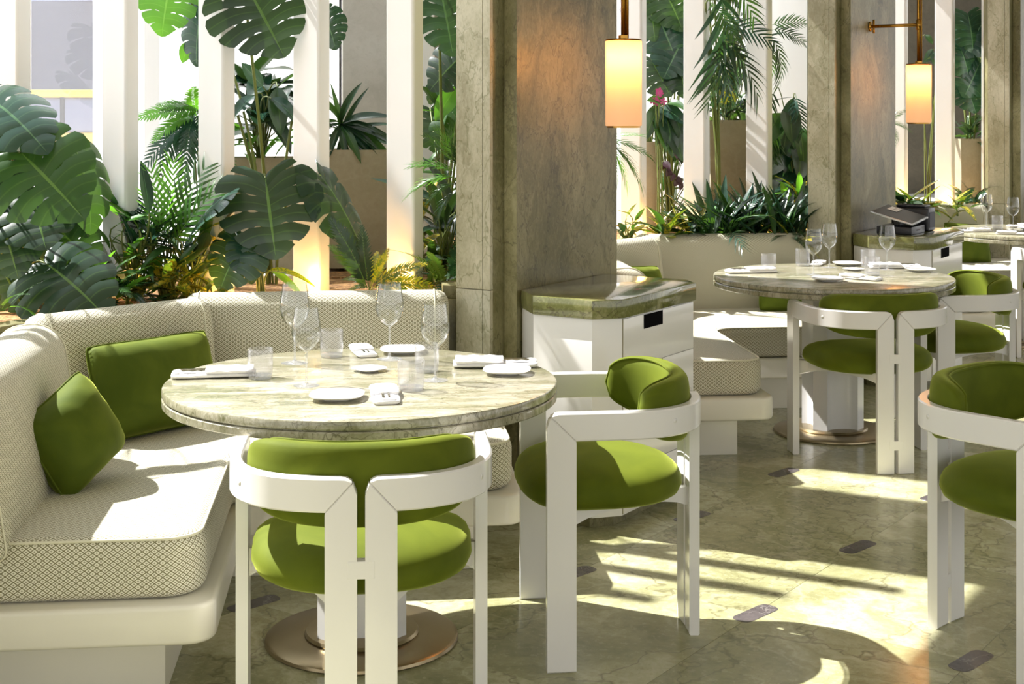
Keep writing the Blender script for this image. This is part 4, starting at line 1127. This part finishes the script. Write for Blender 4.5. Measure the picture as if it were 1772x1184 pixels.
bush('spider_plant', 'grassy green plant low at the left behind the split leaves', 130, 5.55, 'strap', 24, (.2, .34), (20, 75), ('leaf_bright', 'leaf_mid'), .03, .05, 25)
bush('croton', 'dark leafy shrub behind the left split leaf plant', 60, 5.7, 'lance', 26, (.2, .34), (20, 80), ('leaf_dark', 'leaf_yellow', 'leaf_mid'), .25, .1, 26)
p = Plant('fern', 'fern with arching fronds between the third and fourth white fins', ground(640, 5.68), seed=31)
for t_, v_ in (((577, 384), 2), ((583, 425), 0), ((598, 462), 1), ((734, 458), 1), ((712, 440), 0), ((668, 432), 2), ((622, 398), 2), ((690, 468), 1), ((605, 490), 1), ((650, 425), 0), ((735, 490), 1)):
    p.leaf('fern', at(640 + (t_[0] - 640) * .08, 498, 5.68), at(*t_, 5.68 + p.rn.uniform(-.12, .12)), (p.rn.uniform(-.3, .3), -.7, .7), p.rn.choice(('leaf_mid', 'leaf_dark', 'leaf_yellow')), v_, 1.1, stem=False)
p.done()
b = pot(630, 6.85, 258, .42, .34, 'tall concrete planter pot in front of the grey concrete wall')
p = Plant('dracaena', 'dark strap leaf plant in the tall pot before the grey concrete wall', b, seed=33)
for t_, mt in (((660, 178), 'leaf_dark'), ((600, 148), 'leaf_dark'), ((570, 150), 'leaf_mid'), ((690, 242), 'leaf_mid'), ((625, 262), 'leaf_mid'), ((598, 262), 'leaf_dark'), ((700, 215), 'leaf_dark'), ((640, 195), 'leaf_dark'), ((560, 190), 'leaf_mid'), ((565, 262), 'leaf_dark'), ((655, 232), 'leaf_dark'), ((676, 262), 'leaf_blue'), ((540, 215), 'leaf_blue')):
    p.leaf('lance', at(590, 215, 6.75), at(*t_, 6.6), (0, -.7, .7), mt, p.rn.choice((0, 1)), .9, sr=.005)
    p.leaf('strap', at(592, 235, 6.78), at(t_[0] * .85 + 100, t_[1] + 10, 6.65), (0, -.7, .7), mt, 0, 1.2, stem=False)
p.done()
bush('fern', 'dense fern mass under the left split leaves', 105, 5.62, 'fern', 22, (.2, .34), (15, 80), ('leaf_dark', 'leaf_mid'), .03, .1, 71, (60, 300))
bush('leafy_shrub', 'green leafy shrub in front of the second white fin', 235, 5.66, 'lance', 44, (.13, .22), (0, 75), ('leaf_blue', 'leaf_mid', 'leaf_bright'), .34, .10, 72, (0, 360))
bush('leafy_shrub', 'dark leafy shrub between the palm and the big round leaf', 335, 5.75, 'lance', 40, (.13, .22), (0, 75), ('leaf_dark', 'leaf_mid', 'leaf_yellow'), .28, .10, 73, (0, 360))
bush('broad_leaf_plant', 'dark broad leaves behind the left split leaves at the edge', 15, 5.75, 'oval', 26, (.2, .3), (0, 70), ('leaf_dark', 'leaf_blue'), .5, .12, 74, (0, 360))
# right strip beside the first column
p = Plant('split_leaf_plant', 'pale split leaf plant squeezed between the last fin and the first column', ground(768, 6.35, .80), seed=35)
p.leaf('mon', at(762, -20, 6.1), at(786, 92, 6.05), (.05, -.95, .25), 'leaf_blue', 2, .9, sr=.006)
p.leaf('mon', at(800, 95, 6.3), at(742, 148, 6.25), (-.1, -.8, .5), 'leaf_dark', 0, 1.0, sr=.005)
p.leaf('oval', at(790, 150, 6.4), at(752, 205, 6.35), CAMN, 'leaf_bright', 0, 1.1)
p.leaf('mon', at(770, 140, 6.7), at(800, 200, 6.7), CAMN, 'leaf_blue', 1, 1.0)
p.leaf('mon', at(745, 190, 6.8), at(760, 260, 6.75), CAMN, 'leaf_dark', 1, 1.0)
p.leaf('mon', at(790, 205, 6.6), at(775, 265, 6.5), CAMN, 'leaf_mid', 1, 1.0)
p.done()
bush('leafy_shrub', 'bright leafy shrub glimpsed high between the last fin and the first column', 770, 6.6, 'lance', 40, (.14, .24), (-10, 75), ('leaf_bright', 'leaf_mid', 'leaf_dark'), .75, .07, 75, (0, 360), .80)
p = Plant('bamboo_palm', 'green palm reaching over the fin beside the first column', ground(795, 5.98, .81), seed=36)
for t_, v_, m_ in (((722, 268), 0, 'leaf_bright'), ((718, 292), 1, 'leaf_bright'), ((745, 235), 2, 'leaf_mid'), ((762, 225), 2, 'leaf_mid'), ((740, 320), 1, 'leaf_mid'), ((742, 360), 1, 'leaf_dark'), ((780, 230), 2, 'leaf_dark')):
    p.leaf('palm', at(792, 300 + (t_[1] - 260) * .3, 5.75), at(*t_, 5.68), (-.1, -.6, .8), m_, v_, .6, stem=True)
p.done()
bush('croton', 'dark croton with a few yellow leaves beside the first column', 765, 6.1, 'lance', 34, (.2, .34), (10, 80), ('leaf_dark', 'leaf_dark', 'leaf_yellow', 'leaf_mid'), .36, .08, 37, (0, 360), .80)
bush('fern', 'dark green fern low beside the first column', 772, 5.85, 'fern', 16, (.18, .3), (10, 75), ('leaf_blue', 'leaf_mid'), .03, .05, 38, (60, 300))
bush('fern', 'small yellow green fern behind the right end of the nearest banquette', 740, 5.78, 'fern', 8, (.1, .16), (10, 60), ('leaf_yellow', 'leaf_mid'), .02, .03, 39)
# --- bay two
p = Plant('bamboo_palm', 'bright palm leaning out from behind the first column under the lamp', ground(1050, 8.1), seed=41)
for t_, v_ in (((1122, 245), 0), ((1120, 268), 1), ((1100, 280), 1), ((1105, 228), 2), ((1085, 285), 1)):
    p.leaf('palm', at(1040, 245, 8.1), at(*t_, 7.95), (.1, -.6, .8), p.rn.choice(('leaf_bright', 'leaf_mid')), v_, .45, sr=.005)
p.done()
p = Plant('split_leaf_plant', 'tall split leaf plant behind the lamp in the middle bay', ground(1160, 9.0, .80), seed=42)
for b_, t_, m_, v_ in (((1150, -15), (1185, 45), 'leaf_mid', 0), ((1140, 30), (1170, 100), 'leaf_blue', 1), ((1185, 60), (1150, 130), 'leaf_blue', 2), ((1125, 100), (1160, 160), 'leaf_dark', 0), ((1175, 110), (1190, 160), 'leaf_dark', 1), ((1120, -10), (1140, 60), 'leaf_dark', 1)):
    p.leaf('mon', at(*b_, 8.9), at(*t_, 8.8), (p.rn.uniform(-.3, .3), -.9, .3), m_, v_, 1.05, sr=.005)
p.done()
b = pot(1122, 9.0, 245, .16, .16, 'slim olive vase between the lamp and the pink flowers', rnd_=True)
p = Plant('broad_leaf_plant', 'dark drooping broad leaf plant between the lamp and the next fin', b, seed=43)
for b_, t_, m_ in (((1145, 185), (1186, 205), 'leaf_blue'), ((1140, 190), (1150, 235), 'leaf_blue'), ((1150, 190), (1172, 262), 'leaf_dark'), ((1160, 185), (1190, 235), 'leaf_dark'), ((1140, 180), (1120, 230), 'leaf_dark'), ((1155, 180), (1180, 170), 'leaf_mid'), ((1150, 205), (1186, 268), 'leaf_dark'), ((1135, 200), (1160, 250), 'leaf_mid'), ((1150, 180), (1130, 165), 'leaf_mid')):
    p.leaf('oval', at(*b_, 8.8), at(*t_, 8.65), (p.rn.uniform(-.3, .3), -.8, .6), m_, p.rn.choice((0, 1)), 1.0)
p.done()
def flowers(name, lb, px, py, Z, mat, n, seed):
    base = ground(px, Z, .80)
    q = Plant(name, lb, base, 'flower', seed); c = at(px, py, Z)
    for i in range(n):
        P = c + Vector((q.rn.uniform(-.05, .05), q.rn.uniform(-.03, .03), q.rn.uniform(-.04, .04)))
        V = []; F = []
        for k in range(5):
            a = 2 * PI * k / 5; d = Vector((math.cos(a), -.3, math.sin(a))); s = Vector((-math.sin(a), 0, math.cos(a))); b0 = len(V)
            V += [tuple(P - base), tuple(P - base + d * .016 + s * .008), tuple(P - base + d * .026), tuple(P - base + d * .016 - s * .008)]; F.append((b0, b0 + 1, b0 + 2, b0 + 3))
        mobj('blossom', V, F, mat, q.root); q.stems.append((P, Vector((0, 0, -1)), .002, None))
    q.done()
flowers('orchid', 'cluster of small pink flowers behind the lamp in the middle bay', 1143, 166, 8.75, 'petal', 9, 44)
b = pot(1263, 9.35, 208, .36, .36, 'tall taupe planter pot between two fins in the middle bay')
flowers('flowering_plant', 'small yellow flowers on top of the tall taupe pot', 1258, 165, 9.2, 'petal_y', 8, 45)
p = Plant('bushy_plant', 'dense dark foliage filling the tall taupe pot', b, seed=46)
p.ros('lance', 34, b, (.14, .26), (5, 80), (0, 360), ('leaf_dark', 'leaf_blue', 'leaf_mid'), .14, .12)
p.done()
p = Plant('fan_palm', 'palm with long drooping leaflets hanging over the fin in the middle bay', ground(1248, 8.75, .80), seed=47)
for b_, t_, m_, v_ in (((1240, -30), (1300, 165), 'leaf_blue', 1), ((1235, 60), (1338, 118), 'leaf_dark', 1), ((1238, 40), (1332, 48), 'leaf_blue', 0), ((1235, -60), (1320, 10), 'leaf_mid', 0), ((1245, 70), (1252, 160), 'leaf_dark', 1), ((1225, 0), (1275, 60), 'leaf_mid', 2), ((1240, 90), (1285, 150), 'leaf_blue', 1)):
    p.leaf('palm', at(*b_, 8.35), at(*t_, 8.15), (.2, -.85, .5), m_, v_, 1.0, sr=.006)
p.done()
p = Plant('fan_palm', 'palm fronds pointing right between the last fin and the second column', ground(1330, 8.9, .80), seed=48)
for b_, t_, m_, v_ in (((1330, 50), (1396, 60), 'leaf_dark', 0), ((1330, 60), (1385, 130), 'leaf_dark', 1), ((1330, 45), (1392, 28), 'leaf_mid', 0), ((1325, 70), (1360, 135), 'leaf_mid', 1)):
    p.leaf('palm', at(*b_, 8.75), at(*t_, 8.7), (.2, -.85, .5), m_, v_, .9, sr=.006)
p.done()
p = Plant('banana_plant', 'dark large leaf plant filling the gap left of the second column', ground(1372, 9.0, .80), seed=49)
for i in range(34):
    a, b2 = (1345 + p.rn.uniform(-5, 45), 140 + 215 * i / 33 + p.rn.uniform(0, 30)), None
    t_ = (a[0] + p.rn.uniform(-35, 35), a[1] + p.rn.uniform(45, 80))
    p.leaf('oval' if i % 3 else 'palm', at(*a, 8.95 + .01 * i), at(*t_, 8.85), (p.rn.uniform(-.4, .4), -.9, .4), p.rn.choice(('leaf_dark', 'leaf_mid', 'leaf_blue')), i, .95)
p.done()
bush('croton', 'yellow green croton low at the left of the second column', 1385, 8.7, 'lance', 14, (.16, .26), (30, 80), ('leaf_yellow', 'leaf_bright'), .25, .06, 50, (60, 300))
p = Plant('purple_vine', 'dark purple leaved twig hanging in the gap behind the lamp', ground(1170, 8.9, .80), seed=51)
for i in range(16):
    x = 1148 + (i % 8) * 4.5; y = 238 + i * 5.2; p.leaf('oval', at(x, y, 8.85), at(x + p.rn.uniform(-12, 12), y + p.rn.uniform(4, 12), 8.8), CAMN, 'leaf_purple', i, 1.2, stem=(i % 4 == 0), sr=.002)
p.done()
bush('rubber_shrub', 'small shrub with green and yellow leaves just right of the first column', 1088, 8.15, 'oval', 20, (.07, .12), (0, 70), ('leaf_mid', 'leaf_dark', 'leaf_yellow'), .16, .05, 52, (0, 360))
bush('croton', 'striped yellow croton under the first lamp behind the middle banquette', 1150, 8.1, 'lance', 22, (.16, .26), (10, 70), ('leaf_yellow', 'leaf_yellow', 'leaf_mid'), .06, .05, 53, (60, 300))
bush('broad_leaf_plant', 'low plant with curved broad leaves behind the middle banquette', 1205, 8.15, 'lance', 14, (.2, .32), (15, 55), ('leaf_mid', 'leaf_dark', 'leaf_bright'), .04, .04, 54, (-110, 110), wsc=1.4)
bush('grassy_palm', 'dense dark green grassy palm behind the middle banquette', 1262, 8.2, 'strap', 90, (.22, .38), (35, 88), ('leaf_blue', 'leaf_mid', 'leaf_dark'), .04, .14, 55, (-110, 110), wsc=1.5, vs=(0, 2))
bush('bamboo_palm', 'feathery palm tuft above the middle table', 1262, 8.15, 'palm', 8, (.22, .3), (30, 75), ('leaf_mid', 'leaf_blue'), .04, .05, 56, (60, 300))
bush('grassy_palm', 'dense dark green grassy plant just left of the second column', 1345, 8.25, 'strap', 90, (.22, .38), (35, 88), ('leaf_blue', 'leaf_mid', 'leaf_dark'), .04, .16, 57, (-110, 110), wsc=1.5, vs=(0, 2))
bush('fern', 'low fern with yellow tips at the foot of the second column', 1380, 8.1, 'fern', 12, (.14, .22), (5, 50), ('leaf_yellow', 'leaf_dark'), .02, .05, 58)
bush('leafy_shrub', 'dense dark shrub behind the pink flowers', 1160, 9.2, 'lance', 50, (.18, .3), (-10, 80), ('leaf_dark', 'leaf_mid'), .9, .12, 76, (0, 360), .80)
bush('leafy_shrub', 'tall dark leafy shrub behind the palm over the taupe pot', 1262, 9.6, 'lance', 60, (.2, .34), (-20, 80), ('leaf_dark', 'leaf_blue', 'leaf_mid'), 1.2, .16, 77, (0, 360), 1.35)
bush('croton', 'green and yellow croton just behind the middle banquette back', 1210, 8.1, 'lance', 26, (.14, .24), (30, 85), ('leaf_mid', 'leaf_yellow', 'leaf_dark'), .06, .1, 78, (-110, 110))
# --- bay three
p = Plant('split_leaf_plant', 'silvery split leaf plant between the last fin and the third column', ground(1680, 11.6, .80), seed=61)
for b_, t_, v_ in (((1675, 25), (1690, 85), 0), ((1660, 80), (1685, 130), 1), ((1695, 110), (1672, 165), 2), ((1670, 145), (1692, 190), 0), ((1700, 40), (1670, 90), 1)):
    p.leaf('mon', at(*b_, 11.4), at(*t_, 11.3), (p.rn.uniform(-.3, .3), -.8, .5), 'leaf_blue', v_, 1.1, sr=.006)
p.done()
b = pot(1680, 11.6, 240, .30, .30, 'pale planter pot between the last fin and the third column', rnd_=False)
p = Plant('fern', 'dark fern in the pale pot near the third column', b, seed=62)
p.ros('fern', 16, b, (.18, .32), (-10, 75), (0, 360), ('leaf_dark', 'leaf_mid'), .05, .06); p.done()
p = Plant('bamboo_palm', 'palm leaves peeping out right of the second column', ground(1548, 11.1, .785), seed=63)
for t_ in ((1566, 205), (1562, 245), (1560, 225), (1550, 190)): p.leaf('palm', at(1535, 215, 11.0), at(*t_, 10.9), (.1, -.7, .7), 'leaf_mid', 1, .8, sr=.005)
p.done()
p = Plant('vine', 'dark leaves beside the far lamp in front of the dark wall', ground(1606, 11.6, .80), seed=64)
for b_, t_ in (((1600, 60), (1618, 75)), ((1618, 90), (1598, 108)), ((1610, 100), (1620, 112)), ((1612, 170), (1603, 190)), ((1615, 85), (1600, 100))): p.leaf('oval', at(*b_, 11.3), at(*t_, 11.3), CAMN, 'leaf_dark', 0, 1.0)
p.done()
bush('broad_leaf_plant', 'dark broad leaf plant low right of the second column', 1560, 10.75, 'oval', 12, (.2, .34), (5, 60), ('leaf_dark', 'leaf_blue'), .05, .04, 65, (40, 320), wsc=.8)
bush('croton', 'yellow croton glowing between the two far fins', 1598, 10.7, 'lance', 18, (.14, .24), (5, 60), ('leaf_yellow', 'leaf_yellow', 'leaf_mid'), .03, .08, 66, (60, 300))
bush('fern', 'yellow green fern behind the far banquette', 1655, 10.65, 'fern', 14, (.16, .26), (5, 50), ('leaf_yellow', 'leaf_mid'), .03, .08, 67, (60, 300))
bush('silver_fern', 'blue grey fern low beside the third column', 1676, 11.0, 'fern', 14, (.2, .32), (10, 70), ('leaf_blue',), .05, .06, 68, (60, 300))

# warm planter lights tucked behind the backrests
def glow(x, y, z, e):
    l = bpy.data.lights.new('planter_light', 'POINT'); l.energy = e; l.color = (1, .56, .16); l.shadow_soft_size = .03
    o = bpy.data.objects.new('planter_light', l); col.objects.link(o); o.location = (x, y, z)
for k in range(3):
    for x in (-1.25, -.9, -.55, -.2, .15, .45): glow(x + PX * k, (5.745 if x > -.7 else 5.80) + PY * k, .85, 3.6 if (x < -.8 and k == 0) else 2.2)
glow(-1.5, 5.2, .86, 4.0)

# ------------------------------------------------------------------ the street: a yellow van, shopfront
van = empty('taxi_van', 'yellow van parked in the street beyond the left window', 'van', (-5.2, 15.5, 0.8))
van.location = (-4.6, 15.2, .05)
def vb(nm, x0, x1, z0, z1, mat, y=0, d=.02, bev=.03): return box(nm, x0, x1, y, y + d, z0, z1, mat, van, bev, 3)
M['van_yellow'] = plain('van_paint', srgb(252, 206, 84), .3); M['van_glass'] = plain('van_glass', srgb(120, 122, 140), .1); M['tyre'] = plain('tyre', srgb(50, 48, 48), .8)
M['facade'] = plain('blue_facade', srgb(200, 214, 242), .7); M['awning'] = plain('red_awning', srgb(200, 84, 84), .7); M['street'] = plain('street_paving', srgb(190, 186, 180), .8)
box('van_body', -2.4, 2.4, 0, 1.8, .80, 1.32, 'van_yellow', van, .08, 3)
box('cabin_glass', -2.1, 2.0, .06, 1.74, 1.30, 1.70, 'van_glass', van, .06, 3)
box('roof', -2.15, 1.95, .03, 1.77, 1.685, 1.765, 'van_yellow', van, .03, 3)
for x in (-2.08, -.9, .35, 1.5): box('window_pillar', x - .025, x + .025, .050, .10, 1.31, 1.70, 'tyre', van, .01, 1)
for x in (-1.5, 1.5):
    wv = tube('wheel', [(x, -.01, .80), (x, .22, .80)], .34, 'tyre', van, 28); tube('hub_cap', [(x, -.03, .80), (x, .0, .80)], .18, 'silver', wv, 20)
box('door_handle', -.6, -.45, -.03, .01, 1.22, 1.25, 'silver', van, .004, 1)
box('stripe', -2.38, 2.38, -.006, .01, 1.02, 1.08, 'tyre', van)
van.location.z = .35; 
van.location.z = .02
shop = empty('shop_building', 'pale blue shop building with a red awning across the street', 'building', (-6, 19, .8))
box('facade_wall', -6, 5.4, 0, .4, 0, 9, 'facade', shop)
for x in (-4.5, -1.8, .9, 3.2):
    f_ = box('window', x, x + 1.7, -.03, .02, .5, 2.2, 'van_glass', shop, .01, 1); box('pane_frame', x + .8, x + .86, -.05, .01, .5, 2.2, 'white_matt', f_)
box('awning', 2.4, 5.2, -.7, 0, 2.32, 2.60, 'awning', shop, .02, 1)
box('sign_band', -5.2, 5.2, -.05, 0, 2.7, 3.2, 'white_matt', shop, .01, 1)
